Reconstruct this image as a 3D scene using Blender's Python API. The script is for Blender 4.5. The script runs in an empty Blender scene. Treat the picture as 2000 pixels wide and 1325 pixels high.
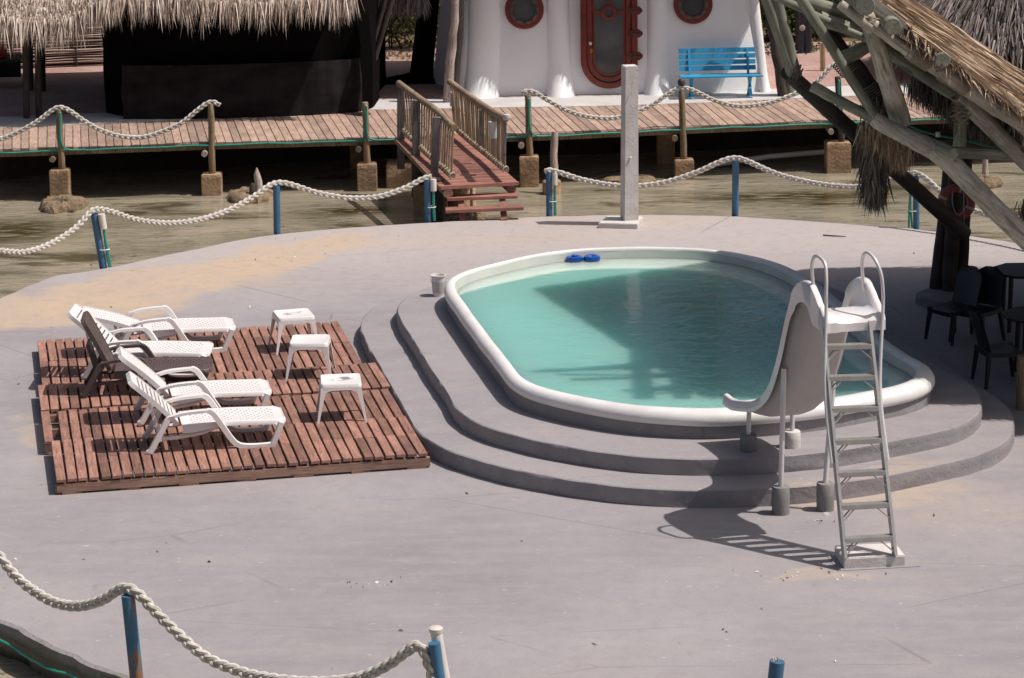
import bpy, bmesh, math, random
from mathutils import Vector, Matrix, noise as mnoise
R = random.Random(7)
S = bpy.context.scene
COL = S.collection
rad = math.radians
# ---------------------------------------------------------------- camera
F, V0, PITCH, ROLL, H = 5400.0, -7.0, rad(7), rad(-0.9), 8.2   # focal length in px of a 2000 px wide frame
cam = bpy.data.objects.new('camera', bpy.data.cameras.new('camera'))
COL.objects.link(cam); S.camera = cam
cam.data.sensor_width = 36.0; cam.data.lens = F/2000*36
cam.data.shift_y = -(662.5-V0)/2000
cam.data.clip_end = 500
cam.matrix_world = Matrix.Translation((0, 0, H)) @ Matrix.Rotation(math.pi/2-PITCH, 4, 'X') @ Matrix.Rotation(ROLL, 4, 'Z')
CR = cam.matrix_world.to_3x3()
def ray(u, v): return CR @ Vector(((u-1000)/F, -(v-V0)/F, -1.0))
def G(u, v, Z=0.0):
    r = ray(u, v); t = (Z-H)/r.z
    return Vector((r.x*t, r.y*t, Z))
def D(u, v, Y):
    r = ray(u, v); t = Y/r.y
    return Vector((r.x*t, Y, H+r.z*t))
# ---------------------------------------------------------------- sun, sky, exposure
SUN_EL, SUN_AZ = rad(61), rad(-9)      # azimuth from +X, negative = towards the camera
SD = Vector((math.cos(SUN_EL)*math.cos(SUN_AZ), math.cos(SUN_EL)*math.sin(SUN_AZ), math.sin(SUN_EL)))
sl = bpy.data.lights.new('sun', 'SUN'); sl.energy = 3.8; sl.angle = rad(0.5); sl.color = (1.0, 0.945, 0.895)
sun = bpy.data.objects.new('sun', sl); COL.objects.link(sun)
sun.rotation_euler = (-SD).to_track_quat('-Z', 'Y').to_euler(); sun.location = SD*60
W = bpy.data.worlds.new('World'); S.world = W; W.use_nodes = True
wn = W.node_tree.nodes; wl = W.node_tree.links
sky = wn.new('ShaderNodeTexSky'); sky.sky_type = 'NISHITA'; sky.sun_disc = False
sky.sun_elevation = SUN_EL; sky.sun_rotation = math.pi/2 - SUN_AZ
sky.air_density = 1.0; sky.dust_density = 5.0; sky.ozone_density = 1.0
wl.new(sky.outputs[0], wn['Background'].inputs[0]); wn['Background'].inputs[1].default_value = 0.062
S.view_settings.view_transform = 'Standard'; S.view_settings.look = 'None'
S.view_settings.exposure = 0.2; S.view_settings.gamma = 1.0; S.view_settings.use_curve_mapping = False
S.render.engine = 'CYCLES'
S.cycles.max_bounces = 6; S.cycles.use_denoising = True

# ---------------------------------------------------------------- materials
def mat(name, build):
    m = bpy.data.materials.new(name); m.use_nodes = True
    nt = m.node_tree; b = nt.nodes['Principled BSDF']
    build(nt, b); return m
def N(nt, t, **k):
    n = nt.nodes.new(t)
    for a, v in k.items(): setattr(n, a, v)
    return n
def inp(nt, n, i, v):
    if hasattr(v, 'is_output') or isinstance(v, bpy.types.NodeSocket): nt.links.new(v, n.inputs[i])
    else: n.inputs[i].default_value = v
def coord(nt, kind='Object', scale=(1, 1, 1), rot=(0, 0, 0)):
    tc = N(nt, 'ShaderNodeTexCoord'); mp = N(nt, 'ShaderNodeMapping')
    nt.links.new(tc.outputs[kind], mp.inputs[0])
    mp.inputs['Scale'].default_value = scale; mp.inputs['Rotation'].default_value = rot
    return mp.outputs[0]
def noise(nt, vec, scale=5, detail=4, rough=0.55, w=None, dist=0.0):
    n = N(nt, 'ShaderNodeTexNoise')
    if w is not None:
        n.noise_dimensions = '4D'; nt.links.new(w, n.inputs['W'])
    nt.links.new(vec, n.inputs['Vector'])
    n.inputs['Scale'].default_value = scale; n.inputs['Detail'].default_value = detail
    n.inputs['Roughness'].default_value = rough; n.inputs['Distortion'].default_value = dist
    return n.outputs['Fac']
def ramp(nt, fac, stops, interp='LINEAR'):
    r = N(nt, 'ShaderNodeValToRGB'); r.color_ramp.interpolation = interp
    e = r.color_ramp.elements
    while len(e) < len(stops): e.new(0.5)
    for k, (p, c) in enumerate(stops):
        e[k].position = p; e[k].color = (c, c, c, 1) if isinstance(c, (int, float)) else (*c, 1)
    nt.links.new(fac, r.inputs[0]); return r.outputs[0]
def mixc(nt, fac, a, b, mode='MIX'):
    m = N(nt, 'ShaderNodeMix', data_type='RGBA', blend_type=mode)
    inp(nt, m, 0, fac)
    for i, v in ((6, a), (7, b)):
        if isinstance(v, tuple): m.inputs[i].default_value = (*v, 1)
        else: nt.links.new(v, m.inputs[i])
    return m.outputs[2]
def math_(nt, op, a, b=0.0, clamp=False):
    m = N(nt, 'ShaderNodeMath', operation=op, use_clamp=clamp)
    inp(nt, m, 0, a); inp(nt, m, 1, b); return m.outputs[0]
def bump(nt, b, h, strength=0.3, dist=0.01):
    n = N(nt, 'ShaderNodeBump'); nt.links.new(h, n.inputs['Height'])
    n.inputs['Strength'].default_value = strength; n.inputs['Distance'].default_value = dist
    nt.links.new(n.outputs[0], b.inputs['Normal'])
def rnd(nt): return N(nt, 'ShaderNodeObjectInfo').outputs['Random']
def wnd(nt): return math_(nt, 'MULTIPLY', rnd(nt), 50.0)

def plain(name, c1, c2=None, rough=0.5, scale=8, bs=0.15, bd=0.004, metal=0.0, stretch=(1, 1, 1), kind='Object', spec=None):
    c2 = c2 or tuple(x*0.8 for x in c1)
    def f(nt, b):
        v = coord(nt, kind, stretch)
        n = noise(nt, v, scale, 6, 0.6, w=wnd(nt))
        nt.links.new(ramp(nt, n, [(0.32, c2), (0.68, c1)]), b.inputs['Base Color'])
        b.inputs['Roughness'].default_value = rough; b.inputs['Metallic'].default_value = metal
        if spec is not None: b.inputs['Specular IOR Level'].default_value = spec
        bump(nt, b, noise(nt, v, scale*6, 4, 0.6), bs, bd)
    return mat(name, f)
def wood(name, c1, c2, c3, axis=0, scale=3.0, rough=0.75, vary=0.35, bs=0.5, kind='Object', knots=True):
    st = [14, 14, 14]; st[axis] = 1.2
    def f(nt, b):
        v = coord(nt, kind, tuple(st)); v2 = coord(nt, kind, (1, 1, 1)); w = wnd(nt)
        g = noise(nt, v, scale*1.5, 8, 0.72, w=w, dist=0.5)
        big = noise(nt, v2, 2.2, 4, 0.6, w=w)
        c = ramp(nt, g, [(0.36, c3), (0.47, c1), (0.62, c2)])
        c = mixc(nt, ramp(nt, big, [(0.42, 0.0), (0.7, 0.75)]), c, c3)
        kn = ramp(nt, noise(nt, coord(nt, kind, tuple(x*.55 if x > 2 else 2.6 for x in st)), scale*.8, 3, .6, w=w), [(.30, .75), (.36, 0.)])
        c = mixc(nt, kn, c, tuple(x*.45 for x in c3))
        tint = ramp(nt, rnd(nt), [(0.0, 1-vary), (0.5, 1.0), (1.0, 1+vary*0.6)])
        c = mixc(nt, 1.0, c, tint, 'MULTIPLY')
        nt.links.new(c, b.inputs['Base Color']); b.inputs['Roughness'].default_value = rough
        bump(nt, b, g, bs, 0.006)
    return mat(name, f)
def attr_mat(name, stops, rough=0.8, sub=0.0, trans=0.0):
    def f(nt, b):
        a = N(nt, 'ShaderNodeAttribute', attribute_name='rnd')
        c = ramp(nt, a.outputs['Fac'], stops)
        nt.links.new(c, b.inputs['Base Color']); b.inputs['Roughness'].default_value = rough
        if trans:
            t = N(nt, 'ShaderNodeBsdfTranslucent'); nt.links.new(c, t.inputs[0])
            mx = N(nt, 'ShaderNodeMixShader'); mx.inputs[0].default_value = trans
            nt.links.new(b.outputs[0], mx.inputs[1]); nt.links.new(t.outputs[0], mx.inputs[2])
            nt.links.new(mx.outputs[0], nt.nodes['Material Output'].inputs[0])
    return mat(name, f)

def ellipse(nt, pos, cx, cy, rx, ry, ang, soft):
    mp = N(nt, 'ShaderNodeMapping', vector_type='TEXTURE')
    nt.links.new(pos, mp.inputs[0]); mp.inputs['Location'].default_value = (cx, cy, 0)
    mp.inputs['Rotation'].default_value = (0, 0, ang); mp.inputs['Scale'].default_value = (rx, ry, 1000)
    l = N(nt, 'ShaderNodeVectorMath', operation='LENGTH'); nt.links.new(mp.outputs[0], l.inputs[0])
    mr = N(nt, 'ShaderNodeMapRange', interpolation_type='SMOOTHSTEP'); nt.links.new(l.outputs['Value'], mr.inputs[0])
    mr.inputs[1].default_value = 1+soft; mr.inputs[2].default_value = 1-soft
    return mr.outputs[0]
def f_deck(nt, b):
    v = coord(nt); wob = N(nt, 'ShaderNodeTexNoise'); nt.links.new(v, wob.inputs['Vector'])
    wob.inputs['Scale'].default_value = 0.9; wob.inputs['Detail'].default_value = 6
    s1 = N(nt, 'ShaderNodeVectorMath', operation='SUBTRACT'); nt.links.new(wob.outputs['Color'], s1.inputs[0]); s1.inputs[1].default_value = (.5, .5, .5)
    s2 = N(nt, 'ShaderNodeVectorMath', operation='SCALE'); nt.links.new(s1.outputs[0], s2.inputs[0]); s2.inputs['Scale'].default_value = 1.5
    s3 = N(nt, 'ShaderNodeVectorMath', operation='ADD'); nt.links.new(v, s3.inputs[0]); nt.links.new(s2.outputs[0], s3.inputs[1])
    pos = s3.outputs[0]
    grey = (0.282, 0.258, 0.270); light = (0.345, 0.316, 0.322); dark = (0.240, 0.220, 0.232)
    n1 = noise(nt, v, 0.35, 5, 0.6); n2 = noise(nt, coord(nt, 'Object', (0.5, 2.4, 1), (0, 0, 0.15)), 1.4, 7, 0.65)
    c = ramp(nt, n1, [(0.3, dark), (0.5, grey), (0.72, light)])
    c = mixc(nt, ramp(nt, n2, [(0.42, 0.0), (0.64, 0.7)]), c, (0.325, 0.292, 0.285))
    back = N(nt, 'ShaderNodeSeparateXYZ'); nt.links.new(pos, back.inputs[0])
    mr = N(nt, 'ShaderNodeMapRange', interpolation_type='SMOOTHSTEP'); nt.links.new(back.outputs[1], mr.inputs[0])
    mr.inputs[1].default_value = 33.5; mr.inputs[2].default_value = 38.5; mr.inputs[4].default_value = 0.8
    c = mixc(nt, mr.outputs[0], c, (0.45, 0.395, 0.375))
    sand = (0.50, 0.375, 0.265)
    masks = []
    for (p, q, w_, soft) in (((60, 600), (560, 505), 0.95, .18), ((330, 560), (700, 462), 0.50, .25), ((-200, 620), (330, 600), 0.9, .18)):
        A, B = G(*p), G(*q); m_ = (A+B)/2; d_ = B-A
        masks.append((ellipse(nt, pos, m_.x, m_.y, d_.length/2*1.08, w_, math.atan2(d_.y, d_.x), soft), 0.85))
    for (p, rx, ry, a, k) in (((1720, 965), 1.0, .28, .25, .55), ((1190, 432), 1.6, .4, 0, .4), ((1570, 1126), .30, .10, 0, .45), ((1900, 1000), 1.0, .5, .4, .22),
                              ((420, 560), 1.0, .35, .1, .35), ((70, 850), .14, .9, .2, .45), ((900, 470), 2.2, .45, .05, .3)):
        A = G(*p); masks.append((ellipse(nt, pos, A.x, A.y, rx, ry, a, .5), k))
    var = ramp(nt, noise(nt, v, 2.6, 6, 0.7), [(0.3, 0.55), (0.6, 1.0)])
    for m_, k in masks:
        c = mixc(nt, math_(nt, 'MULTIPLY', math_(nt, 'MULTIPLY', m_, var), k), c, sand)
    mot = noise(nt, v, 5.5, 8, 0.72, dist=.6)
    c = mixc(nt, ramp(nt, mot, [(0.36, 0.22), (0.5, 0.0)]), c, (0.20, 0.18, 0.185))
    c = mixc(nt, ramp(nt, mot, [(0.54, 0.0), (0.68, 0.22)]), c, (0.40, 0.36, 0.35))
    # hairline cracks / trowel marks and white paint chips
    vo = N(nt, 'ShaderNodeTexVoronoi', feature='DISTANCE_TO_EDGE'); nt.links.new(coord(nt, 'Object', (0.16, 0.5, 1), (0, 0, .2)), vo.inputs['Vector']); vo.inputs['Scale'].default_value = 1.0
    crack = ramp(nt, vo.outputs['Distance'], [(0.0, 1.0), (0.004, 0.0)])
    crack = math_(nt, 'MULTIPLY', crack, ramp(nt, noise(nt, v, 0.6, 3), [(0.48, 0.0), (0.56, 0.8)]))
    c = mixc(nt, crack, c, (0.20, 0.17, 0.16))
    sp = noise(nt, coord(nt, 'Object', (1, 2.2, 1)), 9.0, 2, 0.5)
    c = mixc(nt, ramp(nt, sp, [(0.72, 0.0), (0.735, 0.6)]), c, (0.55, 0.50, 0.49))
    sp2 = noise(nt, coord(nt, 'Object', (0.6, 2.6, 1), (0, 0, .1)), 3.1, 5, 0.7)
    c = mixc(nt, ramp(nt, sp2, [(0.66, 0.0), (0.72, 0.30)]), c, (0.46, 0.41, 0.40))
    c = mixc(nt, ramp(nt, noise(nt, v, 46.0, 3, 0.6), [(0.35, 0.14), (0.6, 0.0)]), c, (0.16, 0.145, 0.15))
    nt.links.new(c, b.inputs['Base Color']); b.inputs['Roughness'].default_value = 0.72
    h = math_(nt, 'ADD', noise(nt, v, 30, 5, 0.6), math_(nt, 'MULTIPLY', n2, 1.5))
    bump(nt, b, h, 0.35, 0.006)
M = {}
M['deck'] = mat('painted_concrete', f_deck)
def f_side(nt, b):
    v = coord(nt); z = N(nt, 'ShaderNodeSeparateXYZ'); nt.links.new(v, z.inputs[0])
    n = noise(nt, v, 2.2, 6, 0.65)
    h = math_(nt, 'ADD', z.outputs[2], math_(nt, 'MULTIPLY', math_(nt, 'SUBTRACT', n, 0.5), 0.5))
    c = ramp(nt, math_(nt, 'ADD', h, 0.7), [(0.08, (.035, .030, .015)), (0.34, (.07, .055, .03)), (0.42, (.22, .19, .13)), (0.62, (.20, .185, .15)), (0.68, (.26, .24, .24))])
    nt.links.new(c, b.inputs['Base Color']); b.inputs['Roughness'].default_value = .85
    bump(nt, b, noise(nt, v, 14, 6, .65), 0.8, .03)
M['side'] = mat('stained_concrete_edge', f_side)
M['riser'] = plain('rough_grey_plaster', (0.30, .275, .28), (0.23, .21, .215), .85, 2, .45, .012)
def f_riser(nt, b):
    v = coord(nt); n = noise(nt, v, 2.0, 7, .68); st = noise(nt, coord(nt, 'Object', (7, 7, .6)), 1.0, 5, .7)
    c = ramp(nt, n, [(.32, (.215, .20, .208)), (.68, (.30, .275, .282))])
    c = mixc(nt, ramp(nt, st, [(.58, 0.), (.72, .45)]), c, (.13, .115, .115))
    c = mixc(nt, ramp(nt, noise(nt, v, 9, 5, .7), [(.62, 0.), (.70, .5)]), c, (.40, .365, .35))
    p = G(1215, 862, .36); c = mixc(nt, math_(nt, 'MULTIPLY', ellipse(nt, v, p.x, p.y, .10, .2, 0, .6), .55), c, (.30, .12, .07))
    nt.links.new(c, b.inputs['Base Color']); b.inputs['Roughness'].default_value = .85
    bump(nt, b, noise(nt, v, 16, 6, .65), .7, .014)
M['riser'] = mat('worn_grey_plaster', f_riser)
M['step'] = M['deck']
M['rimwhite'] = plain('white_gelcoat', (0.80, .78, .765), (0.66, .63, .61), .42, 2.6, .3, .008)
M['poolwall'] = plain('pale_pool_wall', (0.60, .60, .56), (0.50, .51, .48), .35, 2, .1, .003)
M['poolfloor'] = plain('turquoise_floor', (0.10, .34, .30), None, .5, 2)
def f_pool(nt, b):
    v = coord(nt)
    c = ramp(nt, noise(nt, v, .5, 3), [(0.3, (0.0005, 0.34, 0.31)), (0.7, (0.001, 0.39, 0.35))])
    d = N(nt, 'ShaderNodeBsdfPrincipled'); mx = N(nt, 'ShaderNodeMixShader')
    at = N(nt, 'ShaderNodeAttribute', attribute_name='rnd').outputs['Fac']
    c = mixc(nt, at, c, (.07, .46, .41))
    nt.links.new(c, b.inputs['Base Color'])
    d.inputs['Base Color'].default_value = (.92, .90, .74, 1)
    for q in (b, d):
        q.inputs['Roughness'].default_value = 0.02; q.inputs['IOR'].default_value = 1.33
    b.inputs['Subsurface Weight'].default_value = 1.0; b.inputs['Subsurface Radius'].default_value = (0.3, 1.0, 1.0)
    b.inputs['Subsurface Scale'].default_value = 3.6
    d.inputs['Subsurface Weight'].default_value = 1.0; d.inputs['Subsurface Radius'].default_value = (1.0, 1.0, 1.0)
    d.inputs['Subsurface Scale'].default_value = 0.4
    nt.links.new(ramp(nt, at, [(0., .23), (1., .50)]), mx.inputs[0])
    nt.links.new(b.outputs[0], mx.inputs[1]); nt.links.new(d.outputs[0], mx.inputs[2]); nt.links.new(mx.outputs[0], nt.nodes['Material Output'].inputs[0])
    w1 = noise(nt, coord(nt, 'Object', (2.2, 3.2, 1), (0, 0, .05)), 1.6, 2, .5, dist=.5)
    w2 = noise(nt, coord(nt, 'Object', (4, 5, 1), (0, 0, -.12)), 3.5, 2, .5)
    area = ramp(nt, noise(nt, coord(nt, 'Object', (.5, 1.0, 1)), .55, 2), [(.35, .3), (.6, 1.0)])
    h = math_(nt, 'MULTIPLY', math_(nt, 'ADD', w1, math_(nt, 'MULTIPLY', w2, .25)), area)
    bp = N(nt, 'ShaderNodeBump'); nt.links.new(h, bp.inputs['Height']); bp.inputs['Strength'].default_value = 1.0; bp.inputs['Distance'].default_value = .007
    for q in (b, d): nt.links.new(bp.outputs[0], q.inputs['Normal'])
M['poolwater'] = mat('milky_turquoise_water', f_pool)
def f_bay(nt, b):
    v = coord(nt); vs0 = v; vs = coord(nt, 'Object', (1, 2.4, 1))
    n = noise(nt, vs, .55, 6, .6, dist=.5); n2 = noise(nt, vs, .32, 5, .65, dist=.8); n3 = noise(nt, coord(nt, 'Object', (1, 3.6, 1)), 2.4, 4, .7)
    c = ramp(nt, n, [(.3, (.20, .18, .125)), (.5, (.29, .255, .185)), (.7, (.38, .32, .24))])
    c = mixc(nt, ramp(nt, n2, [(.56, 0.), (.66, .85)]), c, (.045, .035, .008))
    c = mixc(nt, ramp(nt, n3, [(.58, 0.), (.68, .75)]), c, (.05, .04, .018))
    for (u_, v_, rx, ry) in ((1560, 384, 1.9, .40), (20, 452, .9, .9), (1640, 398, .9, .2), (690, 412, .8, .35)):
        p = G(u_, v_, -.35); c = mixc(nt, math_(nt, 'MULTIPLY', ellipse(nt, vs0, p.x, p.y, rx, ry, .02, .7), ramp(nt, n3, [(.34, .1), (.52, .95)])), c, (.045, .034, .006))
    nt.links.new(c, b.inputs['Base Color']); b.inputs['Roughness'].default_value = .06; b.inputs['IOR'].default_value = 1.33
    w = math_(nt, 'ADD', noise(nt, coord(nt, 'Object', (1.2, 3.6, 1), (0, 0, .08)), 3.2, 5, .6, dist=.5), math_(nt, 'MULTIPLY', noise(nt, coord(nt, 'Object', (.5, 1.6, 1), (0, 0, -.1)), 1.6, 3), 1.2))
    bump(nt, b, w, 1.0, .02)
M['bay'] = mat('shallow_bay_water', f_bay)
M['redwood'] = wood('red_stained_plank', (.30, .145, .105), (.40, .22, .165), (.16, .082, .062), 1, 2.2, .75, .38)
M['redbeam'] = wood('red_stained_beam', (.27, .16, .115), (.36, .22, .16), (.13, .075, .055), 0, 2.2, .75, .2)
M['walkplank'] = wood('weathered_boardwalk_plank', (.38, .26, .20), (.47, .335, .265), (.22, .145, .11), 1, 2.0, .8, .28)
M['ramp'] = wood('red_ramp_plank', (.33, .14, .105), (.42, .20, .155), (.2, .09, .07), 0, 2.2, .65, .2)
M['greybeam'] = wood('grey_weathered_timber', (.17, .15, .15), (.25, .22, .215), (.08, .07, .072), 2, 2, .85, .15)
M['palepole'] = wood('silvered_driftwood', (.46, .37, .33), (.58, .48, .43), (.20, .14, .12), 2, 2, .85, .1)
M['bollard'] = wood('brown_round_post', (.27, .19, .11), (.38, .28, .17), (.12, .075, .045), 2, 2, .75, .2)
M['rail'] = wood('yellow_brown_rail', (.28, .20, .13), (.38, .28, .19), (.15, .10, .065), 1, 2, .7, .1)
M['cane'] = wood('bamboo_cane', (.30, .22, .15), (.42, .32, .23), (.14, .09, .06), 2, 2, .6, .35)
M['greenpole'] = wood('green_treated_pole', (.23, .23, .17), (.36, .33, .26), (.10, .10, .075), 2, 1.6, .8, .2)
M['lightpole'] = wood('sun_bleached_pole', (.40, .355, .29), (.56, .49, .41), (.13, .115, .09), 2, 1.6, .8, .15)
M['darkpole'] = wood('dark_brown_pole', (.05, .038, .032), (.085, .065, .055), (.02, .015, .012), 2, 1.6, .8, .2)
M['rope'] = plain('white_braided_rope', (.66, .62, .57), (.40, .36, .32), .9, 26, .6, .004)
M['cord'] = plain('faded_cord', (.42, .35, .26), (.28, .22, .15), .9, 30, .5, .003)
M['twine'] = plain('sisal_binding', (.34, .27, .20), (.2, .15, .11), .9, 40, .6, .003)
def f_blue(nt, b):
    v = coord(nt); n = noise(nt, coord(nt, 'Object', (1, 1, .35)), 5, 6, .7, w=wnd(nt))
    c = ramp(nt, noise(nt, v, 3, 4, w=wnd(nt)), [(.3, (.028, .10, .19)), (.7, (.055, .17, .30))])
    c = mixc(nt, ramp(nt, n, [(.60, 0.), (.66, .9)]), c, (.27, .135, .07))
    nt.links.new(c, b.inputs['Base Color']); b.inputs['Roughness'].default_value = .45
    bump(nt, b, n, .3, .004)
M['blue'] = mat('blue_painted_pipe', f_blue)
def f_peel(nt, b):
    n = noise(nt, coord(nt, 'Object', (1, 1, .28)), 6, 6, .75, w=wnd(nt))
    c = ramp(nt, noise(nt, coord(nt), 3, 4, w=wnd(nt)), [(.3, (.028, .11, .20)), (.7, (.06, .18, .30))])
    c = mixc(nt, ramp(nt, n, [(.47, 0.), (.52, 1.)]), c, (.25, .12, .06))
    nt.links.new(c, b.inputs['Base Color']); b.inputs['Roughness'].default_value = .6; bump(nt, b, n, .6, .006)
M['bluepeel'] = mat('peeling_blue_paint', f_peel)
M['pvc'] = plain('white_pvc', (.72, .68, .64), (.62, .55, .48), .4, 8, .1, .002)
M['hose'] = plain('teal_hose', (.03, .33, .26), (.025, .25, .20), .35, 8, .1, .002)
M['pier'] = plain('stained_pier_concrete', (.54, .36, .22), (.22, .14, .08), .9, 3, 1.0, .03)
M['concrete'] = plain('rough_concrete', (.64, .605, .58), (.50, .465, .44), .88, 5, .6, .01)
M['greyconcrete'] = plain('grey_footing', (.235, .225, .215), (.17, .16, .155), .85, 5, .5, .008)
M['coral'] = plain('coral_rock', (.42, .30, .19), (.10, .07, .04), .95, 7, 1.0, .05)
M['plastic'] = plain('white_garden_plastic', (.76, .725, .71), (.71, .67, .655), .38, 3, .1, .002)
M['brownplastic'] = plain('brown_garden_plastic', (.105, .073, .066), (.075, .052, .048), .5, 4, .2, .002)
def f_stained(nt, b):
    v = coord(nt); n = noise(nt, v, 9, 5, .6, w=wnd(nt))
    m_ = math_(nt, 'MULTIPLY', ellipse(nt, v, .02, .02, .13, .07, .3, .6), ramp(nt, n, [(.5, 0.), (.56, 1.)]))
    c = mixc(nt, m_, (.76, .725, .71), (.24, .21, .195))
    nt.links.new(c, b.inputs['Base Color']); b.inputs['Roughness'].default_value = .38
M['stainedplastic'] = mat('stained_white_plastic', f_stained)
M['navy'] = plain('navy_plastic', (.013, .014, .025), None, .45, 4, .1, .002)
M['darktable'] = plain('dark_brown_plastic', (.028, .02, .014), None, .5, 4, .1, .002)
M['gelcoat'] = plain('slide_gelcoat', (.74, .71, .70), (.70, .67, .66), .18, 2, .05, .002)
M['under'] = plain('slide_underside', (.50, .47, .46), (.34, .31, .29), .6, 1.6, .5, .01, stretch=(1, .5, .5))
M['alu'] = plain('brushed_aluminium', (.47, .455, .43), (.38, .365, .35), .38, 10, .1, .001, metal=.55)
M['steel'] = plain('white_tube', (.70, .67, .66), None, .28, 4, .05, .001, metal=.2)
M['wallwhite'] = plain('white_render_wall', (.90, .885, .88), (.83, .82, .82), .7, 1.1, .35, .012)
M['door'] = wood('oxblood_painted_wood', (.19, .026, .018), (.25, .045, .03), (.08, .012, .01), 2, 2, .38, .1, .2)
M['redring'] = plain('red_ring', (.19, .022, .018), (.12, .014, .012), .4, 5, .2, .003)
M['bronze'] = plain('aged_bronze', (.17, .115, .085), (.08, .055, .045), .45, 12, .4, .003, metal=.3)
M['glass'] = plain('dark_glass', (.085, .085, .09), (.05, .05, .052), .10, 2, .03, .001)
M['iron'] = plain('dark_iron', (.06, .045, .042), None, .5, 10, .3, .002)
M['brass'] = plain('brass_lock', (.42, .2, .06), None, .35, 10, .1, .001, metal=.6)
M['benchblue'] = plain('turquoise_bench_paint', (.035, .33, .56), (.03, .28, .49), .4, 5, .2, .002)
M['net'] = plain('black_shade_net', (.006, .005, .005), (.004, .003, .003), .95, 20, .2, .004, spec=.05)
M['screen'] = plain('charcoal_mesh_screen', (.028, .023, .024), (.011, .009, .010), .95, 1.6, .3, .01, stretch=(1, 1, 2.5), spec=.1)
M['kerb'] = plain('pale_kerb_concrete', (.56, .53, .52), (.46, .43, .42), .8, 2, .5, .008)
def f_brick(nt, b):
    v = coord(nt); br = N(nt, 'ShaderNodeTexBrick'); nt.links.new(v, br.inputs['Vector'])
    br.inputs['Color1'].default_value = (.40, .24, .205, 1); br.inputs['Color2'].default_value = (.32, .185, .16, 1); br.inputs['Mortar'].default_value = (.22, .15, .13, 1)
    br.inputs['Scale'].default_value = 1.0; br.inputs['Brick Width'].default_value = .22; br.inputs['Row Height'].default_value = .11; br.inputs['Mortar Size'].default_value = .006
    c = mixc(nt, ramp(nt, noise(nt, v, 1.2, 5), [(.4, 0.), (.7, .5)]), br.outputs['Color'], (.45, .33, .28))
    nt.links.new(c, b.inputs['Base Color']); b.inputs['Roughness'].default_value = .85
    bump(nt, b, br.outputs['Fac'], -.4, .006)
M['brick'] = mat('pink_brick_paving', f_brick)
M['earth'] = plain('leaf_littered_earth', (.18, .12, .06), (.07, .05, .025), .95, 3, 1, .03)
M['seawall'] = plain('dark_seawall', (.075, .05, .036), (.03, .022, .016), .9, 2, 1, .03)
STRAW = [(0, (.20, .14, .10)), (.2, (.46, .35, .28)), (.6, (.66, .54, .455)), (1, (.82, .73, .65))]
M['straw'] = attr_mat('dry_thatch', STRAW, .75, trans=.15)
M['straw_gold'] = attr_mat('golden_thatch', [(0, (.15, .10, .07)), (.35, (.34, .23, .15)), (.75, (.52, .38, .25)), (1, (.68, .55, .40))], .7, trans=.15)
M['straw_grey'] = attr_mat('old_grey_thatch', [(0, (.09, .072, .066)), (.4, (.20, .165, .15)), (.8, (.32, .27, .25)), (1, (.45, .39, .36))], .8, trans=.1)
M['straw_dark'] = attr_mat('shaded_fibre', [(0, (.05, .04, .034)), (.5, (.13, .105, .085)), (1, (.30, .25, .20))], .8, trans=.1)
M['underthatch'] = plain('thatch_mat', (.10, .075, .058), (.05, .035, .028), .95, 12, 1, .02)
M['leaf'] = attr_mat('green_leaves', [(0, (.018, .034, .008)), (.4, (.05, .085, .018)), (.75, (.10, .13, .028)), (.9, (.20, .17, .05)), (1, (.26, .15, .05))], .5, trans=.25)
M['bark'] = wood('tree_bark', (.085, .065, .05), (.13, .1, .08), (.04, .03, .025), 2, 2, .9, .2)
M['lifered'] = plain('faded_red_ring', (.46, .10, .085), (.36, .07, .06), .5, 4, .1, .003)
M['lifewhite'] = plain('white_band', (.62, .58, .55), None, .6, 4)
M['floatblue'] = plain('blue_float_plastic', (.006, .075, .38), None, .22, 4, .02, .001)
M['clear'] = plain('pale_float_cage', (.55, .60, .58), None, .3, 4)
M['orange'] = plain('orange_plastic', (.80, .10, .045), (.7, .06, .03), .4, 4)
M['bamboo'] = attr_mat('split_cane_fence', [(0, (.17, .11, .08)), (.5, (.33, .235, .19)), (1, (.48, .38, .32))], .7)

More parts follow.
